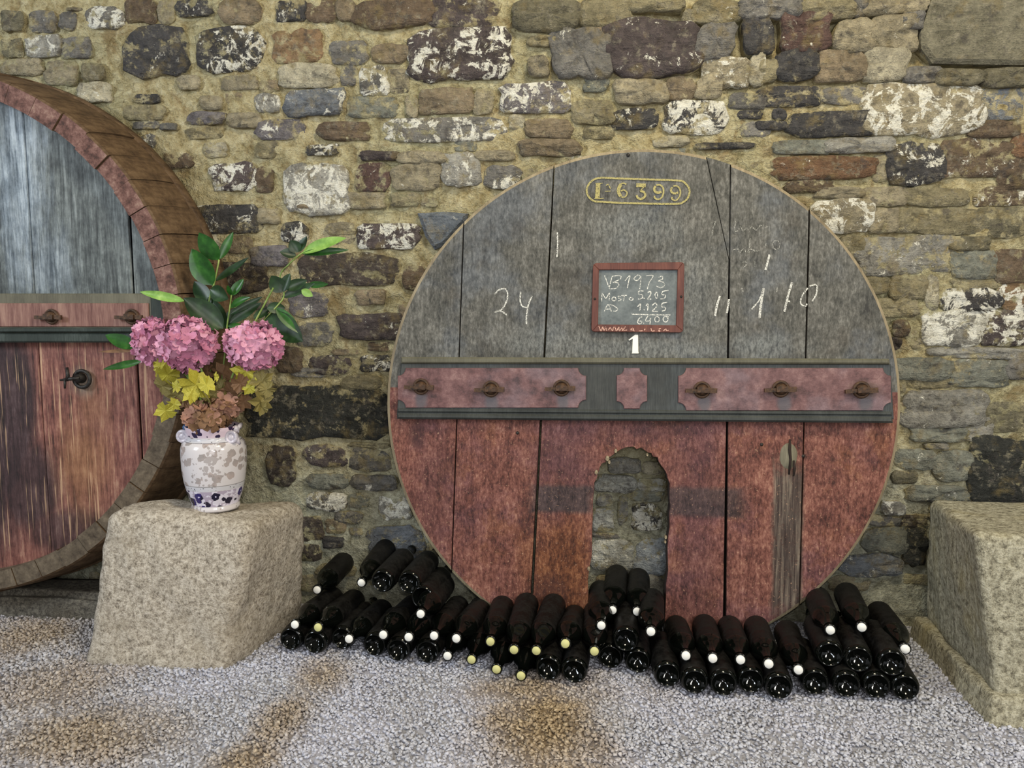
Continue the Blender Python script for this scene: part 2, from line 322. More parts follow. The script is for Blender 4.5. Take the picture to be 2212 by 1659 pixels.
# each stone: x0 y0 x1 y1 colour lime-wash (in the coordinates of an enlarged detail of the wall)
TILES = [
((0, 0), 3.95, """1050 245 1620 630 dk .12;1670 245 2240 600 dk .45;1490 0 1810 130 dk .2;1130 800 1370 880 dk .05;1600 955 1920 1060 gv 0;240 90 480 270 gr .1;500 100 650 250 gr .1;
730 60 1060 240 gr .55;1070 0 1330 190 br 0;1340 0 1490 200 tn 0;210 300 520 480 gl .4;500 320 780 490 gr .1;0 500 370 640 tn .1;380 520 650 720 tn 0;680 540 900 680 ot 0;660 700 950 870 tl .15;
1050 890 1400 1020 ot 0;1130 1030 1350 1100 gr 0;1360 1050 1520 1110 gr .1;1390 1300 1640 1440 br 0;1190 1140 1330 1260 gr .4;1790 1390 2190 1620 dp .62;0 330 190 480 ol 0;0 90 200 260 ol 0;
1870 0 2212 200 bt 0;1700 820 1900 930 tn 0;1880 640 2200 760 tn .1;1500 640 1700 760 tn 0;1930 960 2230 1090 tn .1;560 60 700 90 tn 0"""),
((550, 0), 3.95, """180 0 430 170 dk .3;430 0 690 180 br 0;690 0 860 170 bt 0;870 0 1500 225 br .12;1510 0 2070 215 dp .25;160 260 560 520 oc 0;220 545 690 740 tl .05;900 570 1130 810 gr .7;1140 590 1310 790 tn 0;
1340 260 2150 660 dp .5;640 350 950 540 gr 0;1000 380 1310 530 bt 0;730 550 870 720 gr 0;260 770 750 980 bg .32;790 830 1210 1000 gg .08;0 800 210 950 gl .45;1400 760 1850 960 bt .05;
20 1015 420 1190 gv .4;550 1040 990 1190 br 0;1130 1010 2070 1200 gr .55;430 1230 700 1320 dk .55;900 1290 1220 1370 dp 0;850 1400 1150 1640 rb .15;1230 1290 1610 1395 tn 0;1180 1405 1570 1620 tn .05;
1600 1300 1910 1590 gl .4;1890 1280 2212 1370 tn 0;1960 1420 2260 1600 gr .4;250 1400 790 1820 gl .55;0 1210 200 1350 ot 0;0 1430 160 1640 br 0;1870 760 2040 960 tn 0;1290 820 1390 1000 tn 0;30 680 200 780 bt 0"""),
((1100, 0), 3.95, """50 0 590 270 ol .05;610 0 1030 240 ot 0;1040 0 1480 100 ot 0;1590 0 1960 200 ot .05;1965 0 2212 155 gr .2;160 310 385 395 ot 0;390 270 840 660 gr .2;845 190 1600 640 dp .25;1620 220 1900 490 gr .05;
1660 500 2050 740 tn .5;2060 470 2180 720 tl .2;640 660 830 780 gg 0;-60 710 490 960 gv .55;910 690 1330 880 tn .05;1345 660 1570 850 bt 0;550 860 880 1050 ot 0;890 930 1250 1090 dk .28;1350 870 1830 1140 dk .72;
1890 790 2180 920 gr .1;1960 940 2150 1010 dk 0;1620 1215 2070 1270 dk 0;1980 1040 2212 1160 gr .1;100 1190 580 1330 bt 0;1240 1160 1520 1250 tl 0;0 980 130 1100 tl .2;170 490 330 650 tn 0;710 250 870 330 bt 0;1480 90 1590 210 ot 0;
150 1020 520 1170 bt 0;640 1080 880 1180 ot 0;1600 660 1800 840 tn 0"""),
((1652, 0), 3.95, """-170 170 60 455 dk .1;0 0 290 150 gr .25;340 0 740 165 ot .05;745 0 860 140 gr 0;870 0 1340 115 tn .3;160 110 530 430 rb .08;610 180 925 440 tn .05;935 150 1280 420 tn .1;1170 120 1340 250 gr 0;110 440 435 680 dk .03;
440 450 830 690 bt .05;860 440 1200 690 tl .05;1210 580 1480 700 gr 0;1470 600 1840 730 ol 0;1880 590 2240 740 ol .05;-30 740 470 900 dk 0;500 740 870 880 gr .05;905 740 1780 1140 tn .52;1800 760 2180 1000 bg .05;
240 960 920 1160 dk .04;70 930 180 1020 dk 0;-60 1035 175 1110 dk 0;1780 1040 2150 1170 br 0;100 1200 530 1310 gg 0;545 1180 1090 1300 gl .1;110 1340 900 1520 ob .16;1070 1230 1510 1550 dk .34;1525 1200 2070 1500 br .3;
2005 1350 2240 1600 br 0;2110 1150 2240 1340 ob 0;1160 1000 1250 1060 tn 0;920 1330 1060 1540 tn 0;-60 520 95 700 ot 0;200 1540 560 1640 br 0"""),
((400, 400), 3.95, """70 170 630 410 dk .35;810 320 1040 480 dk .6;1470 330 1980 540 dp .55;950 580 1780 860 db .06;560 520 880 690 gv 0;300 660 700 920 db 0;880 910 1220 1130 gv .25;1330 1100 1850 1320 dp .22;1050 1450 1400 1620 dp .18;
1490 1450 1800 1590 dk .5;1860 690 2040 890 br 0;950 1180 1250 1370 gr 0;780 1380 1010 1600 br 0;1450 890 1700 1020 bt 0;900 1560 1230 1640 gr .05;340 430 580 580 bt 0;950 160 1180 250 bt 0;1200 320 1450 420 tn 0;
1560 1340 1780 1420 br 0;620 200 800 330 tn 0;1240 640 1300 700 tn 0;1240 1400 1480 1450 bt 0;1380 60 1700 200 tn .05;1760 60 2000 180 ot 0"""),
((560, 800), 3.95, """-140 130 1110 580 dg 0;380 640 740 830 dp .15;760 670 1120 870 gr .05;400 880 770 1020 gg .05;780 890 1170 1030 gr .4;400 1040 740 1200 gr .66;745 1050 940 1180 gg 0;1010 1080 1290 1280 gl .55;760 1350 880 1420 gr 0;
930 1330 1420 1600 bg .15;540 1420 720 1520 dk 0;340 1250 540 1470 db 0;60 640 310 1000 db 0;640 1200 880 1320 gr .35;300 1480 530 1640 db 0;690 40 1050 170 ot 0;760 620 1100 662 ot .1;560 1270 740 1400 bt 0"""),
((1652, 400), 3.95, """460 20 830 110 tn 0;860 20 1210 170 tn .05;1220 30 1690 180 ot .15;1850 20 2260 170 br .42;420 130 900 400 tn .58;905 200 1130 400 tn .05;1100 210 1810 410 ot .03;1820 200 2240 430 ol 0;640 430 830 620 ot 0;840 440 1600 750 gl .28;
1610 440 1900 560 ol .05;1610 570 1960 790 gg 0;1970 560 2240 830 br 0;860 780 1060 920 ot 0;1090 770 1370 970 ot 0;1375 780 1480 1060 tl 0;960 970 1290 1120 ot 0;1540 890 1990 1070 dk .58;1370 1075 1850 1370 gl .75;
1860 1075 2260 1360 dp .5;2010 840 2240 1060 oc .55;1250 1220 1390 1400 tn 0;1100 1150 1230 1290 br 0;1070 1300 1160 1400 db 0;1480 1385 2260 1480 gl .1;1100 1480 1580 1659 gg .05;1595 1490 2060 1670 gg .1;2070 1490 2260 1650 gr .1;1640 800 2000 880 ot 0"""),
((1652, 800), 3.95, """1220 170 1850 470 gl .12;1620 20 2050 140 gg 0;1270 480 1690 610 gg .05;1380 620 1560 670 gl 0;1700 400 1930 600 gl .05;1890 270 2260 520 ol .1;1130 675 1440 850 gg .1;1460 690 1755 940 gg .05;1765 600 2260 1150 dg .05;
1090 855 1290 970 ol 0;1230 985 1740 1130 gg .25;1010 1120 1190 1240 gl .5;860 1340 1200 1560 gg .15;900 1245 1150 1330 gr .1;680 1570 1150 1760 bg .3;1200 1350 1380 1659 dg 0;1160 1240 1390 1340 db 0;1090 40 1200 200 ot 0;1240 60 1580 160 ot .05"""),
((1200, 940), 4.147, """360 360 715 515 pw .1;370 530 510 640 gl 0;560 540 650 800 gl .05;680 620 940 860 dk .6;330 650 520 870 pw .05;310 880 560 925 gr .1;300 930 700 1240 pw .4;710 930 1000 1260 pb .3;480 210 760 340 gl .05;730 390 990 510 pw .05;780 240 980 360 tl 0;600 1250 1000 1500 gl .2"""),
]
OCC = np.zeros((1800//4, 2400//4), bool)
def stone_mesh(wx, wz, pro, sq, seed, n=22, skew=0.0, tri=None):
    """domed irregular stone: outline in x-z, proud towards -y"""
    V = []; F = []
    ring = []
    for i in range(n):
        a = 2*math.pi*i/n; c, s = math.cos(a), math.sin(a)
        r = (abs(c)**sq+abs(s)**sq)**(-1/sq)
        r *= 1+.15*mnoise.noise((c*1.6+seed, s*1.6, seed*.37))+.14*mnoise.noise((c*4+seed, s*4, 9.))
        ring.append((r*c*wx/2+skew*r*s*wz/2, r*s*wz/2))
    levels = [(1.03, .045), (1.0, -pro*.55), (.95, -pro*.95), (.62, -pro*1.05), (.28, -pro*1.1)]
    for k, (sca, y) in enumerate(levels):
        for x, z in ring:
            dy = 0 if k == 0 else .75*pro*mnoise.noise((x*24+seed*3, z*24, seed+k*.2))
            V.append((x*sca, y+dy, z*sca))
    V.append((0, -pro*1.08, 0))
    for k in range(len(levels)-1):
        for i in range(n):
            j = (i+1) % n; F.append((k*n+i, k*n+j, (k+1)*n+j, (k+1)*n+i))
    b = (len(levels)-1)*n
    for i in range(n): F.append((b+i, b+(i+1) % n, len(V)-1))
    return V, F
nst = 0
def add_stone(x0, y0, x1, y1, col, lime, pro=None):
    global nst
    a = P((x0+x1)/2, (y0+y1)/2, -.012); k = kpx(0)*1.02
    wx, wz = (x1-x0)*k*1.05, (y1-y0)*k*1.03
    r = random.random
    pro = pro or (.006+.010*r()+.006*min(1, wx/.25)+(.010 if y0 < 175 and x0 > 1090 else 0))
    Vv, Ff = stone_mesh(wx, wz, pro, random.choice((3.4, 4.5, 6., 8.)) if wx > .06 else 3., nst*1.713, 22, (r()-.5)*.25)
    o = mk('stone', Vv, Ff, M['stone'], wall, True); o.location = (a[0], 0, a[2]); o.rotation_euler = (0, (r()-.5)*.07, 0)
    v = .88+.3*r(); q3 = lin(SC[col])[:3]; g_ = sum(q3)/3; c = [min(1, (q*.6+g_*.4)*v) for q in q3]
    o.color = (*c, lime); nst += 1
    OCC[max(0, int(y0/4)):max(0, int(y1/4)), max(0, int(x0/4)):max(0, int(x1/4))] = True
for (ox, oy), s, txt in TILES:
    for row in txt.replace('\n', '').split(';'):
        q = row.split(); x0, y0, x1, y1 = (float(v)/s for v in q[:4]); add_stone(x0+ox, y0+oy, x1+ox, y1+oy, q[4], float(q[5]))
# the long dressed lintel at the upper right, and the slate wedge that peeks out beside the vat head
def poly_stone(pts, col, lime, pro):
    global nst
    q = [P(x, y, -.01) for x, y in pts]; cx = sum(v[0] for v in q)/len(q); cz = sum(v[2] for v in q)/len(q)
    out = [(v[0]-cx, v[2]-cz) for v in q]
    o = plate('stone', out, -pro, .05, .012, M['stone'], wall); o.location = (cx, 0, cz); o.color = (*lin(SC[col])[:3], lime); nst += 1
    xs_ = [p[0] for p in pts]; ys_ = [p[1] for p in pts]
    OCC[max(0, int(min(ys_)/4)):int(max(ys_)/4), int(min(xs_)/4):int(max(xs_)/4)] = True
poly_stone([(1984, 75), (2003, 20), (2020, -40), (2300, -50), (2300, 146), (2120, 142), (2010, 140), (1986, 108)], 'ln', 0, .035)
poly_stone([(903, 461), (965, 458), (1012, 462), (1008, 480), (962, 530), (940, 540), (920, 512)], 'bg', .12, .03)
# unlisted small stones of the same wall, wherever mortar still shows
def hidden(x, y):
    if (x-1391)**2+(y-866)**2 < 520**2 and not (1285 < x < 1435 and 985 < y < 1300): return True
    if (x+170)**2+(y-724)**2 < 590**2: return True
    return y > 1280 or (x > 2000 and y > 1110) or (230 < x < 640 and y > 1060)
tries = 0; small_cols = ['tn', 'ot', 'bt', 'tl', 'gr', 'tn', 'ot', 'gg']
while nst < 290 and tries < 6000:
    tries += 1
    w_, h_ = random.uniform(34, 92), random.uniform(18, 42); x = random.uniform(20, 2190); y = random.uniform(10, 1270)
    if hidden(x, y): continue
    r0, r1, c0, c1 = int((y-h_/2)/4), int((y+h_/2)/4), int((x-w_/2)/4), int((x+w_/2)/4)
    if r0 < 0 or c0 < 0: continue
    sub = OCC[r0:r1+1, c0:c1+1]
    if sub.mean() > .04: continue
    add_stone(x-w_/2, y-h_/2, x+w_/2, y+h_/2, random.choice(small_cols), random.choice((0, 0, 0, .1, .3)), .004+.007*random.random())
# further rubble outside the photographed stretch, one body of stones
parts = []
def inframe(x, z):
    d = np.array([x, 0, z])-CAM; zz = d@_fw; px = 1106+FPX*(d@_rt)/zz; py = 829.5-FPX*(d@_up)/zz
    return -30 < px < 2240 and -30 < py < 1300
z = 0.05
while z < ZT-.05:
    h_ = random.uniform(.07, .15); x = X0+.05
    while x < X1-.05:
        w_ = random.uniform(.10, .32)
        if not inframe(x+w_/2, z+h_/2) and not inframe(x+w_, z+h_/2) and not inframe(x, z+h_/2):
            v, f = stone_mesh(w_*.93, h_*.9, .012+.012*random.random(), 3.6, x*7+z*13, 14)
            parts.append(([(p[0]+x+w_/2, p[1], p[2]+z+h_/2) for p in v], f))
        x += w_
    z += h_
v, f = merge(parts); o = mk('rubble_stones', v, f, M['stone'], wall, True); o.color = (*lin((140, 128, 96))[:3], .22); o['kind'] = 'stuff'

# ---- floor and gravel
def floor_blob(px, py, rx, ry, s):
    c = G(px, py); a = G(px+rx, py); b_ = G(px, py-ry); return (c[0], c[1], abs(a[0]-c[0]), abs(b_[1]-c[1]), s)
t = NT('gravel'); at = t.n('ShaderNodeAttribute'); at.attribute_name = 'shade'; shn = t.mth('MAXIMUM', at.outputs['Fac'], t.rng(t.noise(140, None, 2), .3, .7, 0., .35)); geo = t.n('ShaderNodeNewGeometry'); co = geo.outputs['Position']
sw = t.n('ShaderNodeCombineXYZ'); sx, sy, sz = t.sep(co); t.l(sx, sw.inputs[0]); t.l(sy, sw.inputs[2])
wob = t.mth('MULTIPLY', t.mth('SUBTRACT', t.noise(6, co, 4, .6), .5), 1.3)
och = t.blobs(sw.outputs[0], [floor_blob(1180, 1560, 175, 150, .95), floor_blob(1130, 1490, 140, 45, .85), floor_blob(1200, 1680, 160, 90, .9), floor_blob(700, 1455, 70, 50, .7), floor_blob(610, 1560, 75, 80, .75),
     floor_blob(530, 1650, 90, 70, .8), floor_blob(180, 1590, 260, 90, .75), floor_blob(130, 1480, 200, 90, .62), floor_blob(80, 1370, 180, 70, .75), floor_blob(1420, 1480, 70, 40, .3)], wob)  # ochre patches; the far-left ones also paint in the light falling off there
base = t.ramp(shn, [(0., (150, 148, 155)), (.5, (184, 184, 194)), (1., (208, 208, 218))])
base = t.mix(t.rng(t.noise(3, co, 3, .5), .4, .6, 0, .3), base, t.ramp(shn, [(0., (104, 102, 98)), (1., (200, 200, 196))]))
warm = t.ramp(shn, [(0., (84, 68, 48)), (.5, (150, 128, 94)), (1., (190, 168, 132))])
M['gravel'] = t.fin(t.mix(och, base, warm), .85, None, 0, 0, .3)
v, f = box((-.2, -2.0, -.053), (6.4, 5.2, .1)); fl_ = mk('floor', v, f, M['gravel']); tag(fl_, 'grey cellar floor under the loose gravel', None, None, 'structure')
# a few angular chip shapes, convex hulls of random points
chips = []
for k in range(10):
    bm = bmesh.new()
    for q in range(11):
        d = Vector((random.gauss(0, 1), random.gauss(0, 1), random.gauss(0, 1))).normalized(); bm.verts.new((d.x*random.uniform(.75, 1.25), d.y*random.uniform(.6, 1.), d.z*random.uniform(.5, .85)))
    bmesh.ops.convex_hull(bm, input=bm.verts); loose = [q for q in bm.verts if not q.link_faces]; bmesh.ops.delete(bm, geom=loose, context='VERTS')
    bm.verts.index_update(); chips.append((np.array([q.co for q in bm.verts]), np.array([[a.index for a in f_.verts] for f_ in bm.faces]))); bm.free()
GX0, GX1, GY0, GY1 = -2.4, 2.0, -1.5, -.02
def gravel(N):
    px = rng.uniform(GX0, GX1, N); py = rng.uniform(GY0, GY1, N); s = rng.uniform(.0042, .0084, N); s *= np.where(py < -1.2, 1.15, 1.)
    pz = .004*np.array([mnoise.noise((a*6, b_*6, 0)) for a, b_ in zip(px, py)])+rng.uniform(-.004, .003, N)
    q = rng.normal(size=(N, 4))*np.array([1, .28, .28, 1]); q /= np.linalg.norm(q, axis=1)[:, None]; w_, x, y, z = q.T
    R = np.stack([1-2*(y*y+z*z), 2*(x*y-z*w_), 2*(x*z+y*w_), 2*(x*y+z*w_), 1-2*(x*x+z*z), 2*(y*z-x*w_), 2*(x*z-y*w_), 2*(y*z+x*w_), 1-2*(x*x+y*y)], 1).reshape(N, 3, 3)
    kind = rng.integers(0, len(chips), N); sh = np.clip(rng.normal(.55, .2, N), 0, 1); VV = []; FF = []; SS = []; base_ = 0
    for k, (cv, cf) in enumerate(chips):
        idx = np.where(kind == k)[0]
        vv = np.einsum('nij,vj->nvi', R[idx], cv)*s[idx][:, None, None]+np.stack([px, py, pz], 1)[idx][:, None, :]
        ff = cf[None]+(np.arange(len(idx))*len(cv))[:, None, None]+base_
        VV.append(vv.reshape(-1, 3)); FF.append(ff.reshape(-1, 3)); SS.append(np.repeat(sh[idx], len(cv))); base_ += len(idx)*len(cv)
    return np.concatenate(VV), np.concatenate(FF), np.concatenate(SS)
gv, gf, gs = gravel(108000)
me = bpy.data.meshes.new('gravel'); me.vertices.add(len(gv)); me.vertices.foreach_set('co', gv.ravel().astype(np.float32))
me.loops.add(len(gf)*3); me.loops.foreach_set('vertex_index', gf.ravel().astype(np.int32)); me.polygons.add(len(gf))
me.polygons.foreach_set('loop_start', (np.arange(len(gf))*3).astype(np.int32)); me.update(calc_edges=True)
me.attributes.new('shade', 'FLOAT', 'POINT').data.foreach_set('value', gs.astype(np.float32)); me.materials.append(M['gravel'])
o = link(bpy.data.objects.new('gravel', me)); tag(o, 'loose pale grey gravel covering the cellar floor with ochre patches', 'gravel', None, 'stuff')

# ================================================================== GREAT ROUND VAT HEAD LEANING ON THE WALL
HO = np.array([HX, -.215, 0.0]); HN = np.array([0, -math.cos(LEAN), math.sin(LEAN)]); HU = np.array([0, math.sin(LEAN), math.cos(LEAN)])
def HL(px, py, off=0.0):
    p = hit(px, py, HN, HO+HN*off)-HO; return (float(p[0]), float(p@HU))
head = empty('vat_head', tuple(HO), (-LEAN, 0, 0))
tag(head, 'round grey and red wooden vat head with arched hatch leaning on the wall', 'vat head')
ZB = HL(1390, 842)[1]                                  # paint changes behind the crossbar
def hb(px, py, rx, ry, s): x, z = HL(px, py); return (x, z, rx*.00143, ry*.00143, s)
t = NT('vat_head_paint'); ob = t.obj
g = t.noise(10, None, 6, .68, .5, (5, 2, .6)); fine = t.noise(75, None, 5, .75, 0, (1.6, 1, .7)); big = t.noise(3.2, None, 5, .62); spk = t.noise(130, None, 4, .78); mid = t.noise(11, None, 7, .74, .3)
vv = t.mth('ADD', t.mth('MULTIPLY', g, .2), t.mth('ADD', t.mth('MULTIPLY', fine, .44), t.mth('MULTIPLY', mid, .38)))
up = t.ramp(vv, [(.41, (50, 49, 46)), (.48, (78, 77, 71)), (.53, (95, 93, 87)), (.60, (124, 122, 115))])
up = t.mix(t.rng(big, .47, .63, 0, .65), up, t.ramp(vv, [(.41, (58, 62, 67)), (.6, (112, 116, 120))]))
up = t.mix(t.rng(t.noise(5, None, 5, .65, 0, None, (3, 3, 3)), .52, .66, 0, .55), up, t.ramp(vv, [(.42, (46, 42, 37)), (.6, (88, 82, 72))]))
wob = t.mth('MULTIPLY', t.mth('SUBTRACT', t.noise(16, None, 6, .72), .5), .9)
up = t.mix(t.blobs(ob, [hb(1375, 755, 260, 26, .5), hb(1650, 750, 90, 30, .6), hb(1180, 740, 130, 40, .4), hb(1480, 640, 80, 120, .35), hb(1370, 490, 110, 50, .4)], t.mth('MULTIPLY', wob, 1.6), .3, 1.3), up, t.ramp(fine, [(.38, (76, 79, 80)), (.62, (138, 141, 138))]))
lo = t.ramp(vv, [(.41, (54, 31, 27)), (.47, (90, 53, 45)), (.52, (115, 72, 62)), (.57, (138, 93, 80)), (.65, (174, 134, 112))])
lo = t.mix(t.rng(big, .46, .6, 0, .65), lo, t.ramp(vv, [(.41, (60, 38, 42)), (.52, (106, 70, 73)), (.63, (150, 112, 112))]))
lo = t.mix(t.rng(t.noise(6, None, 6, .7, 0, None, (1, 5, 2)), .52, .64, 0, .6), lo, t.ramp(vv, [(.41, (70, 40, 29)), (.52, (118, 74, 53)), (.63, (162, 116, 86))]))
lo = t.mix(t.blobs(ob, [hb(1215, 1240, 90, 160, .8), hb(1150, 1180, 40, 160, .5)], wob, .4, 1.2), lo, t.ramp(vv, [(.41, (44, 24, 13)), (.49, (84, 47, 25)), (.56, (122, 76, 44)), (.64, (162, 118, 78))]))
lo = t.mix(t.blobs(ob, [hb(1215, 985, 90, 75, .6), hb(1500, 1010, 70, 110, .5), hb(940, 1060, 60, 150, .45), hb(1500, 1250, 60, 130, .45), hb(1380, 935, 160, 30, .5)], wob, .4, 1.3), lo, t.ramp(vv, [(.41, (46, 27, 30)), (.6, (100, 66, 68))]))
lo = t.mix(t.blobs(ob, [hb(1215, 1078, 72, 32, .9), hb(1520, 1085, 90, 34, .82)], t.mth('MULTIPLY', wob, .55), .7, 1.15, True), lo, t.ramp(vv, [(.42, (34, 29, 31)), (.62, (84, 72, 72))]))
lo = t.mix(t.blobs(ob, [hb(1701, 1172, 34, 172, .92)], t.mth('MULTIPLY', wob, .55), .72, 1.12, True), lo, t.ramp(t.noise(24, None, 5, .7, 0, (5, 1, .2)), [(.36, (38, 33, 31)), (.5, (72, 64, 58)), (.64, (128, 117, 102))]))
lo = t.mix(t.blobs(ob, [hb(900, 940, 20, 40, .6), hb(1190, 1290, 40, 60, .4)], wob, .5, 1.2), lo, (64, 40, 40))
lo = t.mix(t.rng(spk, .60, .68, 0, .6), lo, (192, 152, 124)); lo = t.mix(t.rng(t.noise(44, None, 5, .75, 0, None, (8, 1, 2)), .57, .66, 0, .55), lo, (66, 38, 33))
up = t.mix(t.rng(spk, .64, .72, 0, .4), up, (160, 158, 148)); up = t.mix(t.rng(t.noise(44, None, 5, .75, 0, None, (8, 1, 2)), .58, .67, 0, .5), up, (58, 57, 54))
x_, y_, z_ = t.sep(ob)
c = t.mix(t.rng(z_, ZB-.002, ZB+.002, 0, 1), lo, up)
M['head'] = t.fin(c, t.rng(mid, .3, .7, .5, .8), t.mth('ADD', t.mth('MULTIPLY', fine, .7), g), .35, .004, .25)
M['edge'] = wood('bare_edge_wood', [(.35, (84, 74, 58)), (.55, (140, 126, 100)), (.7, (170, 156, 128))])
M['gap'] = simple('grimy_joint', (44, 34, 28), .9)
circ = [(HR*math.cos(a), HZ+HR*math.sin(a)) for a in np.linspace(0, 2*math.pi, 160, endpoint=False)]
circ = clip(circ, (-2, -.012), (2, -.012))
seams = [(HL(1002, 470), HL(980, 1100)), (HL(1197, 355), HL(1150, 1300)), (HL(1578, 350), HL(1568, 1300)), (HL(1748, 460), HL(1727, 1310))]
wedge = (HL(1525, 335), HL(1579, 580))
arch = [HL(x, y) for x, y in ((1266, 1420), (1271, 1290), (1276, 1200), (1280, 1110), (1283, 1052), (1290, 1027), (1301, 1004), (1320, 984), (1342, 972), (1366, 968), (1390, 973), (1412, 985), (1430, 1006), (1441, 1030), (1446, 1060), (1447, 1110), (1443, 1200), (1437, 1300), (1434, 1420))]
rndj = random.Random(3)
arch = [arch[0]]+[(x+rndj.uniform(-.004, .004), z+rndj.uniform(-.004, .004)) for x, z in smooth_path(arch, 3)[1:-1]]+[arch[-1]]
GAP = .0014
def seam_off(s, d):                                   # seam moved sideways by d
    (x0, z0), (x1, z1) = s; return ((x0+d, z0), (x1+d, z1))
def plank(lft, rgt, extra=None, cut=None, yj=0.):
    p = circ
    if lft is not None: a, b_ = seam_off(lft, GAP); p = clip(p, a, b_)        # keep right of the seam (downward line)
    if rgt is not None: a, b_ = seam_off(rgt, -GAP); p = clip(p, b_, a)
    if extra: p = clip(p, *extra)
    if cut:
        k = [i for i in range(len(p)) if abs(p[i][1]+.012) < 1e-5 and abs(p[(i+1) % len(p)][1]+.012) < 1e-5]
        i = k[0]; q0 = p[i]; ins = cut if q0[0] < p[(i+1) % len(p)][0] else cut[::-1]
        ins = [(x, max(z, -.012)) for x, z in ins]
        p = p[:i+1]+ins+p[i+1:]
    p = [p[i] for i in range(len(p)) if math.hypot(p[i][0]-p[i-1][0], p[i][1]-p[i-1][1]) > .007]
    onc = lambda q: abs(math.hypot(q[0], q[1]-HZ)-HR) < .004
    ef = lambda a, b_: .009 if onc(a) and onc(b_) and math.hypot(a[0]-b_[0], a[1]-b_[1]) < .05 else .0012
    return plate('plank', p, yj, .052, .001, [M['head'], M['edge'], M['gap']], head, depth=.005, edge_min=.005, edges=ef)
plank(None, seams[0], yj=.002); plank(seams[0], seams[1], yj=-.001)
plank(seams[1], seams[2], extra=(wedge[1], wedge[0]), cut=arch, yj=.001)
wp = clip(clip(circ, *[(x+GAP*.6, z) for x, z in wedge]), seams[2][1], seams[2][0]); wp = [(x, z) for x, z in wp if z > wedge[1][1]-.02]
plate('plank', wp, .003, .052, .0015, M['head'], head, depth=.004)
plank(seams[2], seams[3], yj=-.0015); plank(seams[3], None, yj=.0015)
# crossbar with lip, mouldings and painted panels
def bar_stops(t, c, g, fine, big): return t.mix(t.rng(big, .45, .6, 0, .6), c, t.ramp(fine, [(.35, (42, 48, 51)), (.7, (78, 84, 86))]))
M['bar'] = wood('crossbar_paint', [(.38, (32, 33, 32)), (.52, (50, 52, 50)), (.68, (76, 77, 73))], .2, None, bar_stops)
M['lip'] = wood('crossbar_lip', [(.38, (60, 57, 45)), (.52, (88, 85, 70)), (.68, (108, 105, 88))], .2)
M['mould'] = wood('dark_moulding', [(.38, (28, 30, 29)), (.52, (46, 49, 47)), (.68, (68, 71, 68))], .2)
def hq(pts, off=.02): return [HL(x, y, off) for x, y in pts]
bar = plate('crossbar', hq([(866, 784), (1924, 786), (1931, 906), (857, 896)]), -.022, .0, .003, M['bar'], head)
plate('lip', hq([(866, 771), (1921, 775), (1923, 787), (866, 785)], .03), -.032, .0, .005, M['lip'], bar)
plate('moulding', hq([(858, 882), (1927, 889), (1928, 898), (858, 891)], .027), -.027, .0, .004, M['mould'], bar)
plate('moulding', hq([(857, 893), (1928, 900), (1930, 914), (857, 905)], .032), -.034, .0, .006, M['mould'], bar)
def notched(x0, y0, x1, y1, r, lt=True, rt=True):
    o = []
    def notch(cx, cy, a0, a1):
        for k in range(7):
            a = math.radians(a0+(a1-a0)*k/6); o.append((cx+r*math.cos(a), cy+r*math.sin(a)))
    notch(x0, y0, 90, 0); notch(x1, y0, 180, 90); notch(x1, y1, 270, 180); notch(x0, y1, 0, -90)
    return o
t = NT('panel_paint'); mid = t.noise(24, None, 8, .76); fine = t.noise(110, None, 4, .7, 0, (.5, 1, 1)); big = t.noise(4, None, 4, .6)
c = t.ramp(mid, [(.34, (60, 38, 37)), (.45, (94, 62, 61)), (.56, (116, 82, 80)), (.7, (148, 116, 110))])
c = t.mix(t.rng(big, .47, .62, 0, .6), c, t.ramp(mid, [(.34, (80, 64, 70)), (.68, (130, 112, 118))]))
wob = t.mth('MULTIPLY', t.mth('SUBTRACT', t.noise(20, None, 5, .65), .5), 1.)
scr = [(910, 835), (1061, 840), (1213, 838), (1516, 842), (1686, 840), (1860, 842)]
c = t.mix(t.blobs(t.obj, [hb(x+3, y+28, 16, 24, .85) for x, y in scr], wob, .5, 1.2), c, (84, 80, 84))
c = t.mix(t.blobs(t.obj, [hb(x, y, 34, 20, .75) for x, y in scr], wob, .4, 1.2), c, (74, 52, 38))
c = t.mix(t.rng(fine, .62, .74, 0, .4), c, (74, 52, 56))
M['panel'] = t.fin(c, .5, t.mth('ADD', mid, fine), .3, .003, .45)
for q in (notched(859, 795, 1266, 881, 17), notched(1332, 795, 1398, 883, 16), notched(1465, 795, 1925, 887, 17)):
    plate('panel', hq(q, .026), -.0265, -.02, .0015, M['panel'], bar)
# wing screws
def wing_screw(x, z, y, parent, ang, kind, mat, s=1.):
    v, f = merge([lathe([(.0, -.022), (.008, -.021), (.014, -.014), (.016, 0), (.022, .001)][::-1], 18, 'y'), torus(.019, .0042, 20, 6, 'y', (0, -.004, 0))])
    v = [(a*s, b_*s, c_*s) for a, b_, c_ in v]
    o = mk('wing_screw', v, f, mat, parent, True); o.location = (x, y, z)
    R = Matrix.Rotation(ang, 3, 'Y')
    v, f = merge([box((-.026*s, -.013*s, -.003*s), (.038*s, .009*s, .010*s), R), box((.022*s, -.014*s, -.001*s), (.032*s, .008*s, .013*s), R), box((0, -.016*s, 0), (.03*s, .012*s, .014*s), R)])
    mk('screw_handle', v, f, mat, o)
for k, (x, y) in enumerate(scr):
    a, b_ = HL(x, y, .026); wing_screw(a, b_, -.026, head, (.09, 0, -.02, .04, -.05, -.1)[k], k, M['iron'], 1.12)
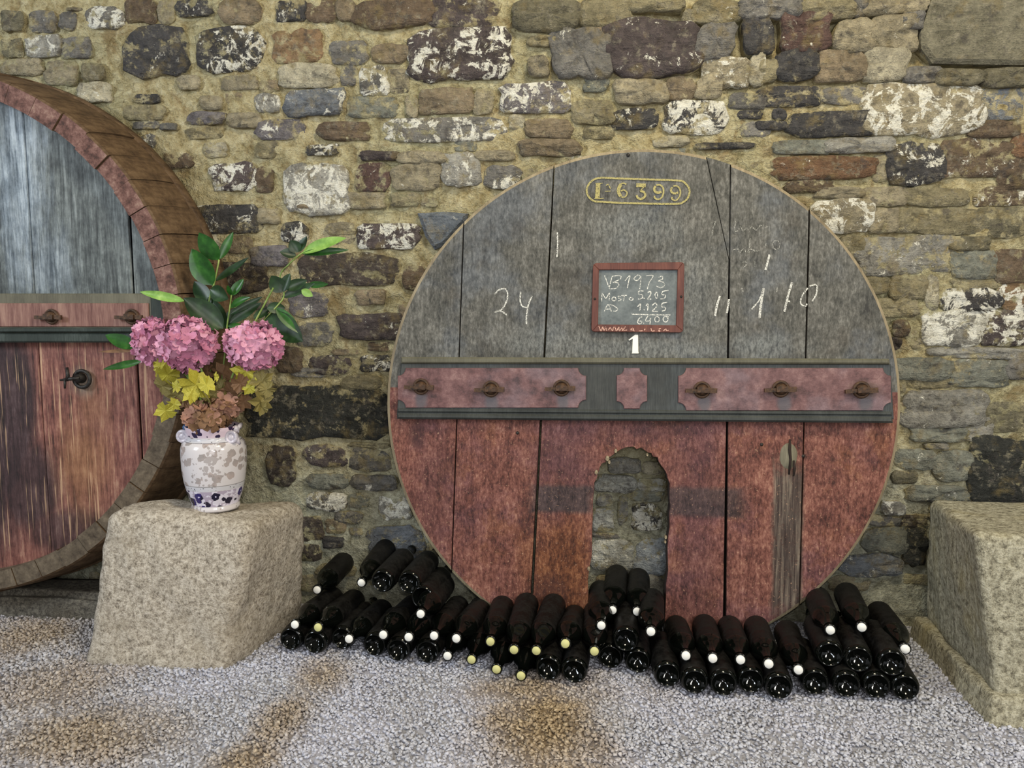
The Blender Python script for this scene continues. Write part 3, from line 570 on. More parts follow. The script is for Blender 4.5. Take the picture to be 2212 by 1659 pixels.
# small nail and dowel knobs
for x, y in ((1357, 335), (1735, 985), (1118, 935), (1645, 960)):
    a, b_ = HL(x, y); v, f = lathe([(.006, 0), (.005, -.003), (.0, -.004)], 8, 'y'); o = mk('nail', v, f, M['dark_iron'], head, True); o.location = (a, 0, b_)
# chalk and paint marks
def strokes(lst, org, sc_, wpx, y, conv, mat, parent, name):
    parts = []
    for st in lst:
        wd = wpx
        if isinstance(st, dict): wd = st['w']; st = st['p']
        pts = [conv(org[0]+a/sc_, org[1]+b_/sc_) for a, b_ in st]
        pts = smooth_path(pts, 4); parts.append(ribbon(pts, wd*.00143, y))
    if name == 'chalk_mark':
        for v, f in parts: mk(name, v, f, mat, parent)
        return
    v, f = merge(parts); return mk(name, v, f, mat, parent)
def circ_pts(cx, cy, rx, ry, n=10): return [(cx+rx*math.cos(2*math.pi*k/n-1.5), cy+ry*math.sin(2*math.pi*k/n-1.5)) for k in range(n+1)]
C1 = (830, 300)
strokes([[(795, 1115), (820, 1085), (865, 1075), (885, 1110), (875, 1170), (840, 1225), (790, 1242), (835, 1236), (880, 1262)],
         [(978, 1095), (975, 1160), (990, 1200), (1030, 1212)], [(1060, 1125), (1032, 1195), (1020, 1270), (1020, 1330)], {'p': [(1240, 670), (1243, 760), (1238, 850)], 'w': 3}],
        C1, 3.318, 3.2, -.0025, HL, M['chalk'], head, 'chalk_mark')
C2 = (1380, 300)
strokes([[(520, 605), (548, 590), (530, 650), (522, 695)], [(695, 590), (682, 655), (705, 660), (730, 632), (745, 665), (768, 640), (790, 660), (805, 630), (840, 655), (872, 620), (890, 640), (925, 630)],
         [(797, 715), (788, 820)], [(668, 800), (708, 790), (720, 815), (750, 790), (772, 815), (800, 792), (830, 805), (862, 800)], [(908, 750), (905, 785)], circ_pts(982, 762, 26, 32),
         [(740, 888), (765, 880), (765, 905), (745, 928)], [(830, 880), (828, 915)], [(990, 1060), (985, 1100)], [(735, 1070), (747, 1095)]],
        C2, 3.318, 2.6, -.0035, HL, M['chalk_faint'], head, 'chalk_mark')
strokes([{'p': [(580, 1125), (557, 1200), (545, 1270)], 'w': 4.5}, {'p': [(645, 1150), (630, 1250)], 'w': 4}, [(890, 1075), (858, 1160), (805, 1222)], {'p': [(892, 1072), (874, 1180), (862, 1285)], 'w': 5},
         {'p': [(1095, 1030), (1066, 1130), (1040, 1240)], 'w': 4.5}, {'p': [(935, 830), (905, 940)], 'w': 4.5}, [(1056, 1160), (1082, 1166)], [(1208, 1070), (1168, 1125), (1158, 1180), (1190, 1200), (1205, 1180)], [(1222, 1055), (1270, 1048), (1270, 1110), (1240, 1165)]],
        C2, 3.318, 3, -.0035, HL, M['chalk'], head, 'chalk_mark')
C6 = (1240, 370)
strokes([{'p': [(480, 112), (860, 128), (1250, 142), (1780, 160), (1900, 212), (1968, 320), (1945, 445), (1865, 525), (1700, 560), (950, 545), (480, 525), (330, 505), (240, 420), (217, 310), (270, 200), (370, 130), (480, 112)], 'w': 4},
         {'p': [(412, 205), (404, 340), (394, 470)], 'w': 9.5}, {'p': [(365, 208), (485, 206)], 'w': 2}, {'p': [(345, 470), (440, 470), (510, 462)], 'w': 2}, {'p': [(545, 250), (580, 225), (620, 300)], 'w': 2.2}, {'p': [(530, 345), (625, 340)], 'w': 1.8},
         {'p': [(800, 225), (765, 290), (760, 360), (795, 430)], 'w': 7}, {'p': [(790, 225), (840, 203), (892, 225)], 'w': 3}, {'p': [(800, 340), (850, 322), (905, 370), (870, 440), (800, 440)], 'w': 3},
         {'p': [(1060, 240), (1222, 242)], 'w': 8}, {'p': [(1212, 250), (1160, 300), (1125, 340)], 'w': 2.2}, {'p': [(1130, 338), (1195, 360), (1212, 425), (1150, 475), (1085, 455), (1070, 410)], 'w': 4.6},
         {'p': [(1390, 255), (1368, 300), (1385, 350), (1440, 368), (1490, 350)], 'w': 5}, {'p': [(1400, 240), (1460, 235), (1515, 280), (1525, 370), (1490, 455), (1430, 482), (1375, 455), (1375, 420)], 'w': 3.6},
         {'p': [(1675, 275), (1652, 320), (1670, 365), (1720, 380), (1775, 365)], 'w': 4.4}, {'p': [(1690, 258), (1745, 250), (1800, 295), (1812, 385), (1775, 470), (1720, 500), (1670, 475), (1672, 440)], 'w': 3.2}],
        C6, 7.9, 3, -.0022, HL, M['stencil'], head, 'stencilled_number')
q = [HL(1240+a/7.214, 550+b_/7.214) for a, b_ in ((950, 1250), (998, 1250), (1001, 1515), (1008, 1520), (1004, 1542), (898, 1542), (905, 1522), (914, 1310), (860, 1342), (848, 1330), (905, 1282))]
plate('painted_number', q, -.0028, .002, .0004, M['white_paint'], head, depth=.0005)

# ---- framed slate hung on the vat head
SO = HL(1375, 717)
slate_root = empty('chalkboard', tuple(HO+np.array([1, 0, 0])*SO[0]+HU*SO[1]), (-LEAN, 0, 0))
tag(slate_root, 'small slate in a red wooden frame with chalk sums hung on the vat head', 'chalkboard')
def SL(px, py): a, b_ = HL(px, py, .014); return (a-SO[0], b_-SO[1])
def sq(l): return [SL(1240+a/7.214, 550+b_/7.214) for a, b_ in l]
t = NT('slate_grey'); m1 = t.noise(18, None, 5, .65); f1 = t.noise(120, None, 3, .7)
M['slate'] = t.fin(t.ramp(t.mth('ADD', t.mth('MULTIPLY', m1, .7), t.mth('MULTIPLY', f1, .3)), [(.35, (82, 88, 90)), (.65, (122, 128, 127))]), .8, f1, .1, .002, .2)
M['frame'] = wood('red_frame_paint', [(.38, (58, 32, 27)), (.52, (92, 52, 44)), (.7, (120, 74, 60))], 1.)
slate = plate('slate', sq([(375, 220), (1628, 220), (1605, 1110), (362, 1100)]), -.006, -.001, .001, M['slate'], slate_root)
def rounded(c, r):
    o = []
    for i in range(4):
        p = np.array(c[i]); a = np.array(c[i-1])-p; b_ = np.array(c[(i+1) % 4])-p; a /= np.hypot(*a); b_ /= np.hypot(*b_)
        for k in range(6):
            u = k/5; o.append(tuple(p+a*r*(1-u)**2+b_*r*u*u))
    return o
OUT = [(297, 132), (1722, 115), (1702, 1215), (268, 1200)]; INN = [(388, 236), (1617, 236), (1592, 1102), (376, 1088)]
fo = rounded(sq(OUT), .012); fi = sq(INN)
rails = []
oc = [fo[i*6+2] for i in range(4)]
names = []
for i in range(4):
    j = (i+1) % 4
    arcp = fo[i*6+2:i*6+6]+fo[j*6:j*6+3]
    pts = arcp+[fi[j], fi[i]]
    plate('frame_rail', pts, -.014, -.001, .0015, M['frame'], slate_root)
for a, b_ in ((325, 690), (1670, 655)):
    x, z = SL(1240+a/7.214, 550+b_/7.214); v, f = lathe([(.004, 0), (.003, -.002), (.0, -.0025)], 8, 'y'); o = mk('nail', v, f, M['dark_iron'], slate_root, True); o.location = (x, -.014, z)
C5 = (1240, 550)
SLs = lambda px, py: (lambda q: (q[0]-SO[0], q[1]-SO[1]))(HL(px, py, .006))
strokes([[(475, 325), (510, 415), (540, 505)], [(595, 340), (570, 430), (545, 525)], [(595, 340), (680, 328), (735, 345), (700, 395), (605, 430), (680, 440), (695, 480), (640, 530), (545, 532)], [(795, 410), (870, 322), (850, 420), (830, 522)],
  [(1045, 350), (1000, 318), (945, 355), (940, 392), (990, 402), (1042, 352), (1036, 430), (1022, 540)], [(1120, 332), (1232, 330), (1175, 430), (1140, 540)], {'p': [(1320, 355), (1372, 335), (1375, 385), (1312, 412), (1388, 430), (1412, 480), (1350, 517), (1285, 490)], 'w': 1.7},
  [(430, 730), (440, 608), (495, 682), (552, 598), (547, 715)], circ_pts(622, 690, 30, 30), [(728, 650), (692, 648), (692, 676), (728, 692), (720, 716), (690, 720)], [(730, 640), (822, 635)], [(785, 640), (770, 725)], circ_pts(890, 690, 30, 24, 6),
  {'p': [(1082, 568), (1012, 572), (1010, 622), (1060, 628), (1060, 680), (998, 692)], 'w': 2.2}, {'p': [(1084, 684), (1098, 680)], 'w': 3}, {'p': [(1148, 592), (1190, 576), (1192, 620), (1150, 695), (1202, 690)], 'w': 2.4}, {'p': [(1282, 583), (1302, 612), (1290, 682), (1268, 660), (1260, 620), (1282, 583)], 'w': 2}, {'p': [(1472, 558), (1382, 575), (1370, 622), (1422, 632), (1410, 682), (1345, 692)], 'w': 2.2},
  [(470, 887), (530, 778), (582, 887)], [(500, 850), (566, 850)], [(555, 775), (625, 800), (678, 848), (650, 880), (612, 882)],
  {'p': [(990, 812), (1036, 768), (1022, 876)], 'w': 2.4}, {'p': [(1086, 864), (1098, 860)], 'w': 3}, {'p': [(1120, 802), (1152, 768), (1146, 872)], 'w': 2.2}, {'p': [(1220, 792), (1262, 756), (1290, 790), (1260, 842), (1218, 882), (1302, 886)], 'w': 2.2}, {'p': [(1452, 744), (1376, 760), (1366, 810), (1422, 822), (1420, 862), (1370, 882)], 'w': 2.2},
  {'p': [(895, 928), (1200, 938), (1500, 940)], 'w': 2.2}, {'p': [(1062, 966), (1010, 1000), (990, 1060), (1030, 1082), (1056, 1042), (1008, 1034)], 'w': 2.2}, {'p': [(1080, 1074), (1092, 1070)], 'w': 3}, {'p': [(1150, 958), (1114, 1032), (1192, 1030)], 'w': 2.2}, {'p': [(1192, 985), (1180, 1096)], 'w': 2.6}, circ_pts(1292, 1008, 36, 44), circ_pts(1425, 1006, 38, 44), [(1450, 960), (1480, 975)]],
  C5, 7.214, 1.9, -.0068, SLs, M['chalk'], slate, 'chalk_writing')
strokes([[(385, 1112), (420, 1190), (450, 1122), (470, 1190), (492, 1118)], [(506, 1140), (506, 1185)], [(530, 1190), (562, 1138), (600, 1190), (612, 1140), (640, 1132), (660, 1190), (700, 1128), (705, 1190), (745, 1140), (755, 1186)], [(800, 1122), (765, 1180), (826, 1175)], [(880, 1168), (915, 1145), (925, 1170), (880, 1175)], [(900, 1170), (942, 1192)],
  [(1012, 1190), (1070, 1187)], [(1110, 1150), (1095, 1180)], [(1200, 1145), (1210, 1190), (1255, 1186)], [(1310, 1158), (1352, 1152)], [(1330, 1160), (1320, 1192), (1345, 1188)], [(1390, 1190), (1430, 1158), (1440, 1185), (1472, 1180)]],
  C5, 7.214, 1.8, -.0147, SL, M['chalk_red'], slate_root, 'chalk_writing')

# ================================================================== LARGE VAT AT THE LEFT
BY = -.30; bc = (-2.017, .938); BR = .827
barrel = empty('wine_vat', (bc[0], -.15, bc[1]-BR))
tag(barrel, 'big wooden wine vat at the left edge with brown staves and weathered head', 'vat')
def bl(px, py, Y): p = P(px, py, Y); return (float(p[0]-bc[0]), float(p[2]-(bc[1]-BR)))
t = NT('stave_outside'); g = t.noise(12, None, 5, .68, .4, (3., .35, 3.)); mid = t.noise(26, None, 5, .7)
M['stave'] = t.fin(t.ramp(t.mth('ADD', t.mth('MULTIPLY', g, .5), t.mth('MULTIPLY', mid, .5)), [(.36, (54, 40, 28)), (.5, (92, 72, 52)), (.62, (116, 94, 70)), (.76, (138, 118, 94))]), .7, t.mth('ADD', g, mid), .4, .006, .3)
t = NT('stave_end_paint'); mid = t.noise(34, t.n('ShaderNodeNewGeometry').outputs['Position'], 8, .76); geo = t.n('ShaderNodeNewGeometry'); wx, wy, wz = t.sep(geo.outputs['Position'])
c = t.ramp(mid, [(.36, (60, 42, 36)), (.47, (98, 68, 60)), (.58, (126, 94, 84)), (.72, (164, 138, 120))])
low = t.ramp(mid, [(.32, (62, 52, 42)), (.55, (104, 92, 76)), (.75, (136, 122, 102))])
M['stave_end'] = t.fin(t.mix(t.rng(t.mth('ADD', wz, t.mth('MULTIPLY', mid, .3)), 1.15, .85, 0, 1), c, low), .75, mid, .5, .006, .3)
NS = 56; da = 2*math.pi/NS
def stave_data():
    V = []; F = []; mi = []; ys = [-.15, -.144, -.10, -.05, .0, .06, .115]
    rout = [BR-.005, BR+.001, BR+.012, BR+.021, BR+.028, BR+.033, BR+.034]; nA = 5; gap = .0014/BR
    for y, ro in zip(ys, rout):
        for r_ in (ro, BR-.062):
            for k in range(nA):
                a = (-.5+k/(nA-1))*(da-2*gap); V.append((r_*math.cos(a), y, r_*math.sin(a)))
    st = 2*nA
    for s_ in range(len(ys)-1):
        b0, b1 = s_*st, (s_+1)*st
        for k in range(nA-1):
            F.append((b0+k, b0+k+1, b1+k+1, b1+k)); mi.append(0)
            F.append((b0+nA+k, b1+nA+k, b1+nA+k+1, b0+nA+k+1)); mi.append(1)
        F.append((b0, b1, b1+nA, b0+nA)); F.append((b0+nA-1, b0+2*nA-1, b1+2*nA-1, b1+nA-1)); mi += [0, 0]
    for k in range(nA-1): F.append((k, nA+k, nA+k+1, k+1)); mi.append(1)
    return data('stave', V, F, [M['stave'], M['stave_end']], False, mi)
sd = stave_data(); rs = random.Random(5)
for k in range(NS):
    o = link(bpy.data.objects.new('stave', sd), barrel); o.location = (0, rs.uniform(-.004, .004), BR); o.rotation_euler = (0, k*da, 0); s_ = 1+rs.uniform(-.003, .003); o.scale = (s_, 1, s_)
for y0, r0 in ((.06, BR+.034),):
    v, f = lathe([(r0-.004, y0), (r0+.003, y0+.002), (r0+.006, y0+.045), (r0+.001, y0+.048)], 96, 'y'); o = mk('hoop', v, f, M['stave'], barrel, True); o.location = (0, 0, BR)
# recessed head planks
HY = .045-.15                                             # local y of the head's face
t = NT('vat_head_left_paint'); g = t.noise(13, None, 6, .7, .5, (6, 1, .35)); mid = t.noise(16, None, 6, .72); fine = t.noise(80, None, 4, .7, 0, (2, 1, .4)); big = t.noise(3, None, 4, .6)
vv = t.mth('ADD', t.mth('MULTIPLY', g, .5), t.mth('ADD', t.mth('MULTIPLY', mid, .3), t.mth('MULTIPLY', fine, .2)))
def bb(px, py, rx, ry, s_): x, z = bl(px, py, -.255); return (x, z, rx*.00135, ry*.00135, s_)
wob = t.mth('MULTIPLY', t.mth('SUBTRACT', t.noise(9, None, 6, .7, 0, (3, 1, .6)), .5), 2.4)
up = t.ramp(vv, [(.40, (44, 48, 48)), (.48, (78, 83, 82)), (.54, (104, 110, 108)), (.64, (142, 148, 146))])
up = t.mix(t.blobs(t.obj, [bb(40, 400, 75, 260, .75), bb(110, 580, 60, 110, .45), bb(-80, 400, 60, 260, .5)], wob), up, t.ramp(vv, [(.40, (84, 96, 106)), (.5, (140, 152, 162)), (.62, (196, 206, 214))]))
lo = t.ramp(vv, [(.40, (60, 36, 33)), (.47, (108, 66, 58)), (.54, (138, 92, 80)), (.64, (178, 142, 118))])
lo = t.mix(t.blobs(t.obj, [bb(35, 850, 58, 150, .9), bb(60, 1050, 95, 130, .85), bb(-60, 1000, 150, 260, .9), bb(150, 1150, 120, 70, .75), bb(10, 900, 85, 260, .9)], t.mth('MULTIPLY', wob, .25), .55, 1.2), lo, t.ramp(vv, [(.40, (24, 19, 19)), (.52, (46, 36, 40)), (.64, (78, 64, 70))]))  # near-black patches paint the shade at the vat's lower left into the colour
lo = t.mix(t.blobs(t.obj, [bb(180, 1000, 80, 140, .6), bb(200, 880, 60, 90, .4)], t.mth('MULTIPLY', wob, .6)), lo, t.ramp(vv, [(.36, (96, 60, 36)), (.7, (170, 126, 82))]))
lo = t.mix(t.blobs(t.obj, [bb(178, 825, 34, 40, .8)], t.mth('MULTIPLY', wob, .5)), lo, (134, 124, 110))
drip = t.noise(26, None, 3, .5, 0, (5, 1, .16)); lo = t.mix(t.rng(drip, .6, .68, 0, .6), lo, (206, 170, 134))
x_, y_, z_ = t.sep(t.obj); zb = bl(100, 690, -.255)[1]
M['lhead'] = t.fin(t.mix(t.rng(z_, zb-.002, zb+.002, 0, 1), lo, up), .6, t.mth('ADD', g, fine), .5, .005, .4)
rc = [((BR-.058)*math.cos(a), BR+(BR-.058)*math.sin(a)) for a in np.linspace(0, 2*math.pi, 120, endpoint=False)]
lx = [-2, bl(-260, 724, -.255)[0], bl(-95, 724, -.255)[0], bl(80, 724, -.255)[0], bl(292, 724, -.255)[0], 2]
for k in range(5):
    p = clip(clip(rc, (lx[k]+.002, 2), (lx[k]+.002, -2)), (lx[k+1]-.002, -2), (lx[k+1]-.002, 2))
    plate('head_plank', p, HY+(.002, 0, .003, 0, .002)[k], HY+.05, .003, M['lhead'], barrel)
def bq(pts, Y): return [bl(x, y, Y) for x, y in pts]
M['lbar'] = wood('left_crossbar_olive', [(.38, (60, 56, 44)), (.52, (92, 88, 72)), (.68, (116, 112, 94))], .2)
M['lpan'] = wood('left_panel_pink', [(.40, (64, 39, 35)), (.48, (104, 68, 60)), (.56, (130, 94, 83)), (.68, (164, 130, 112))], .8)
M['lmould'] = wood('left_dark_moulding', [(.38, (22, 28, 24)), (.55, (44, 52, 46)), (.72, (84, 92, 86))], .2)
cb = plate('crossbar', bq([(-700, 634), (358, 634), (366, 738), (-700, 738)], -.28), HY-.025, HY, .003, M['lbar'], barrel)
plate('panel', bq([(-660, 655), (320, 655), (322, 706), (-660, 706)], -.285), HY-.030, HY-.02, .002, M['lpan'], cb)
plate('moulding', bq([(-700, 708), (362, 708), (364, 718), (-700, 718)], -.30), HY-.045, HY, .004, M['lmould'], cb)
plate('moulding', bq([(-700, 719), (364, 719), (366, 740), (-700, 740)], -.293), HY-.038, HY, .005, M['lmould'], cb)
plate('end_block', bq([(324, 640), (362, 636), (367, 704), (326, 706)], -.29), HY-.036, HY-.02, .004, M['lmould'], cb)
for x, y in ((113, 684), (286, 684)):
    a, b_ = bl(x, y, -.285); wing_screw(a, b_, HY-.030, barrel, .08, 0, M['iron'], 1.05)
a, b_ = bl(175, 817, -.26)
v, f = merge([torus(.026, .006, 24, 8, 'y', (.008, -.012, -.002)), lathe([(.016, .0), (.014, -.02), (.006, -.028), (0, -.029)], 14, 'y')])
o = mk('ring_latch', v, f, M['dark_iron'], barrel, True); o.location = (a, HY, b_)
v, f = merge([tube([(-.052, -.03, -.004), (-.02, -.028, 0), (.01, -.026, .003)], [.003, .006, .005], 8), tube([(-.028, -.028, .036), (-.026, -.03, .01), (-.03, -.03, -.006)], [.004, .006, .005], 8), tube([(-.036, -.03, -.004), (-.038, -.03, -.03)], [.004, .003], 6)])
mk('latch_key', v, f, M['dark_iron'], o, True)
# dark stone ledge under the vat
v, f = box((-1.98, -.12, .005), (1.25, .17, .16)); v = [(x+.01*math.sin(9*z), y, z) for x, y, z in v]
bm = bmesh.new(); bvs = [bm.verts.new(q) for q in v]; [bm.faces.new([bvs[i] for i in q]) for q in f]
bmesh.ops.recalc_face_normals(bm, faces=bm.faces); bmesh.ops.bevel(bm, geom=list(bm.edges), offset=.02, segments=2, affect='EDGES'); bmesh.ops.subdivide_edges(bm, edges=list(bm.edges), cuts=6, use_grid_fill=True)
for q in bm.verts: q.co += Vector((0, -.012*mnoise.noise(q.co*9), .01*mnoise.noise(q.co*7+Vector((3, 1, 2)))))
me = bpy.data.meshes.new('stone_ledge'); bm.to_mesh(me); bm.free()
M['ledge'] = mat_granite('ledge_stone', (56, 52, 46), (92, 86, 76), (126, 120, 106), (84, 76, 62)); me.materials.append(M['ledge']); me.polygons.foreach_set('use_smooth', [True]*len(me.polygons))
o = link(bpy.data.objects.new('stone_ledge', me)); tag(o, 'low dark stone ledge under the big vat at the left', 'ledge')

# ================================================================== GRANITE BLOCKS
def rock(name, corners, mat, bev, cuts, amp, freq, parent=None, org=(0, 0, 0), seed=0.):
    """corners: bottom 4 then top 4, counter-clockwise from above"""
    bm = bmesh.new(); vs = [bm.verts.new(Vector(c)-Vector(org)) for c in corners]
    for q in ((3, 2, 1, 0), (4, 5, 6, 7), (0, 1, 5, 4), (1, 2, 6, 5), (2, 3, 7, 6), (3, 0, 4, 7)): bm.faces.new([vs[i] for i in q])
    bmesh.ops.recalc_face_normals(bm, faces=bm.faces)
    bmesh.ops.bevel(bm, geom=list(bm.edges)+list(bm.verts), offset=bev, segments=4, profile=.5, affect='EDGES')
    bmesh.ops.triangulate(bm, faces=[f_ for f_ in bm.faces if len(f_.verts) > 4])
    for c_ in cuts: bmesh.ops.subdivide_edges(bm, edges=[e for e in bm.edges if e.calc_length() > c_], cuts=3, use_grid_fill=True)
    bm.normal_update()
    for q in bm.verts:
        p = q.co+Vector((seed, seed*2, 0))
        d = 0
        for a_, f_ in zip(amp, freq): d += a_*mnoise.noise(p*f_)
        q.co += q.normal*d
    bmesh.ops.triangulate(bm, faces=bm.faces)
    me = bpy.data.meshes.new(name); bm.to_mesh(me); bm.free(); me.materials.append(mat); me.polygons.foreach_set('use_smooth', [True]*len(me.polygons))
    return link(bpy.data.objects.new(name, me), parent)
M['granite'] = mat_granite('pale_granite', (116, 106, 92), (170, 159, 142), (206, 196, 180), (150, 138, 118))
BO = (-1.17, -.30, -.02)
cor = [(-1.45, -.50, -.03), (-1.01, -.52, -.03), (-.915, -.11, -.03), (-1.42, -.20, -.03),
       (-1.385, -.455, .443), (-.925, -.46, .427), (-.885, -.14, .405), (-1.39, -.315, .44)]
blk = rock('granite_block', cor, M['granite'], .042, (.05, .02), (.016, .009, .004), (4.5, 16, 60), None, BO, 3.1); blk.location = BO
tag(blk, 'rough pale granite block carrying the flower vase', 'stone block')
M['granite2'] = mat_granite('weathered_granite', (98, 92, 76), (152, 146, 124), (188, 182, 160), (164, 150, 104), .8, True)
BO2 = (1.45, -.35, -.02)
blk2 = empty('dressed_stone_block', BO2); tag(blk2, 'dressed stone trough block with a footing at the right edge', 'stone block')
cor = [(1.065, -.575, .05), (1.95, -.62, .05), (1.95, -.09, .05), (1.09, -.09, .05), (1.005, -.535, .468), (1.95, -.60, .468), (1.95, -.09, .445), (1.085, -.10, .445)]
rock('body', cor, M['granite2'], .022, (.05, .02), (.008, .005, .0025), (5, 18, 60), blk2, BO2, 8.)
cor = [(1.015, -.635, -.03), (1.97, -.69, -.03), (1.97, -.09, -.03), (1.045, -.09, -.03), (1.045, -.60, .065), (1.97, -.66, .065), (1.97, -.09, .065), (1.06, -.09, .065)]
rock('footing', cor, M['granite2'], .010, (.05, .02), (.008, .005, .0025), (5, 18, 60), blk2, BO2, 5.)

# ================================================================== BOTTLES
t = NT('dark_bottle_glass'); t.fin((7, 9, 7), .07, None, 0, 0, .5); M['glass'] = t.m
t = NT('dusty_bottle_glass'); dn = t.noise(40, None, 5, .7); x_, y_, z_ = t.sep(t.obj)
M['glass_dusty'] = t.fin(t.ramp(dn, [(.4, (12, 11, 11)), (.75, (32, 31, 29))]), t.rng(dn, .35, .65, .38, .65), None, 0, 0, .2)
M['stop_white'] = simple('white_stopper', (238, 236, 228), .45, 0, .4)
M['stop_yellow'] = simple('yellow_stopper', (206, 202, 138), .5, 0, .4)  # pale yellow variant of the stopper
prof = [(.0, .026), (.006, .0255), (.009, .022), (.016, .018), (.024, .010), (.0285, .002), (.0305, -.0005), (.0325, .0005), (.0355, .005), (.0372, .012), (.0375, .03), (.0375, .185), (.0368, .198), (.033, .213), (.026, .228), (.0195, .241), (.0158, .256), (.0146, .272), (.0142, .286), (.0158, .287), (.0162, .291), (.0158, .2955), (.0135, .2965), (.012, .2955), (.012, .285)]
v, f = lathe(prof, 40, 'z'); BD = data('bottle_body', v, f, [M['glass_dusty'], M['glass']], True, [1 if q[0] < 40*9 or q[0] >= 40*12 else 0 for q in f])
v, f = lathe([(.0118, .284), (.0118, .2985), (.0108, .2998), (.0, .3)], 20, 'z'); SW = data('stopper', v, f, M['stop_white'], True); SY = data('stopper', v, f, M['stop_yellow'], True)
v, f = torus(.0308, .0015, 60, 6, 'z', (0, 0, 0)); v = [(x, y, z-.0006*(1+math.sin(math.atan2(y, x)*60))) for x, y, z in v]
KD = data('base_ring', v, f, M['glass'], True)
nb = 0
def bottle(base, direc, label, yellow=False):
    """base centre and direction from base to mouth"""
    global nb
    d = Vector(direc).normalized(); root = empty('wine_bottle', tuple(base)); root.rotation_euler = d.to_track_quat('Z', 'Y').to_euler()
    link(bpy.data.objects.new('body', BD), root); link(bpy.data.objects.new('stopper', SY if yellow else SW), root); link(bpy.data.objects.new('base_ring', KD), root)
    tag(root, label, 'bottle', 'dark wine bottles piled on the gravel'); nb += 1
    return root
DEF = (.075, 1, 0)
# base towards the viewer: pixel of the base centre, height of the axis, label
for px, py, z, lab, d in [
 (628, 1381, .045, 'dark bottle lying base out, leftmost of the pile beside the granite block', (.06, 1, .0)),
 (680, 1388, .045, 'dark bottle lying base out, second from the granite block in the bottom row', (.06, 1, 0)),
 (739, 1379, .045, 'dark bottle lying base out, third from granite block, behind a white stopper', (.06, 1, 0)),
 (809, 1393, .045, 'dark bottle lying base out, fourth from granite block, gravel gap at its left', DEF),
 (860, 1404, .045, 'dark bottle lying base out, fifth from the granite block in the bottom row', DEF),
 (923, 1408, .045, 'dark bottle lying base out, sixth from the granite block, beside the low stoppers', DEF),
 (825, 1256, .205, 'dark bottle base out atop the left pile, its neck towards the wall', (.10, 1, .02)),
 (883, 1259, .205, 'dark bottle lying base out on top of the left pile, nearest the vat head', (.10, 1, 0)),
 (912, 1291, .165, 'dark base half covered by another bottle neck near the vat head edge', (.1, 1, -.05)),
 (1184, 1444, .045, 'dark bottle lying base out, left of the two below the left leg of the arch', DEF),
 (1240, 1450, .045, 'dark bottle lying base out, right of the two below the left leg of the arch', DEF),
 (1318, 1419, .045, 'dark bottle lying base out in the arch, left of the lower pair', DEF),
 (1352, 1382, .108, 'dark bottle lying base out in the arch, resting on the lower pair', DEF),
 (1378, 1429, .045, 'dark bottle lying base out in the arch, right of the lower pair', DEF),
 (1442, 1458, .045, 'dark bottle lying base out, first right of the arch in the bottom row', (.0, 1, 0)),
 (1501, 1473, .045, 'dark bottle lying base out, second right of the arch in the bottom row', (.05, 1, 0)),
 (1563, 1477, .045, 'dark bottle lying base out, third right of the arch in the bottom row', (.06, 1, 0)),
 (1622, 1471, .045, 'dark bottle lying base out, fourth right of the arch in the bottom row', (.07, 1, 0)),
 (1683, 1484, .045, 'dark bottle lying base out, fifth right of the arch, before the gravel gap', (.07, 1, 0)),
 (1761, 1475, .045, 'dark bottle lying base out, bottom row, first right of the gravel gap', (.10, 1, 0)),
 (1829, 1480, .045, 'dark bottle lying base out, bottom row, third from the right end', (.12, 1, 0)),
 (1894, 1482, .045, 'dark bottle lying base out, bottom row, second from the right end', (.12, 1, 0)),
 (1956, 1486, .045, 'dark bottle lying base out, bottom row, rightmost by the dressed stone', (.13, 1, 0)),
 (1793, 1414, .108, 'dark bottle base out in the upper row, left of three at right end', (.12, 1, 0)),
 (1855, 1425, .108, 'dark bottle base out in the upper row, middle of three at right end', (.13, 1, 0)),
 (1927, 1433, .108, 'dark bottle base out in the upper row, rightmost of three at right end', (.13, 1, 0))]:
    bottle(G(px, py, z), d, lab)
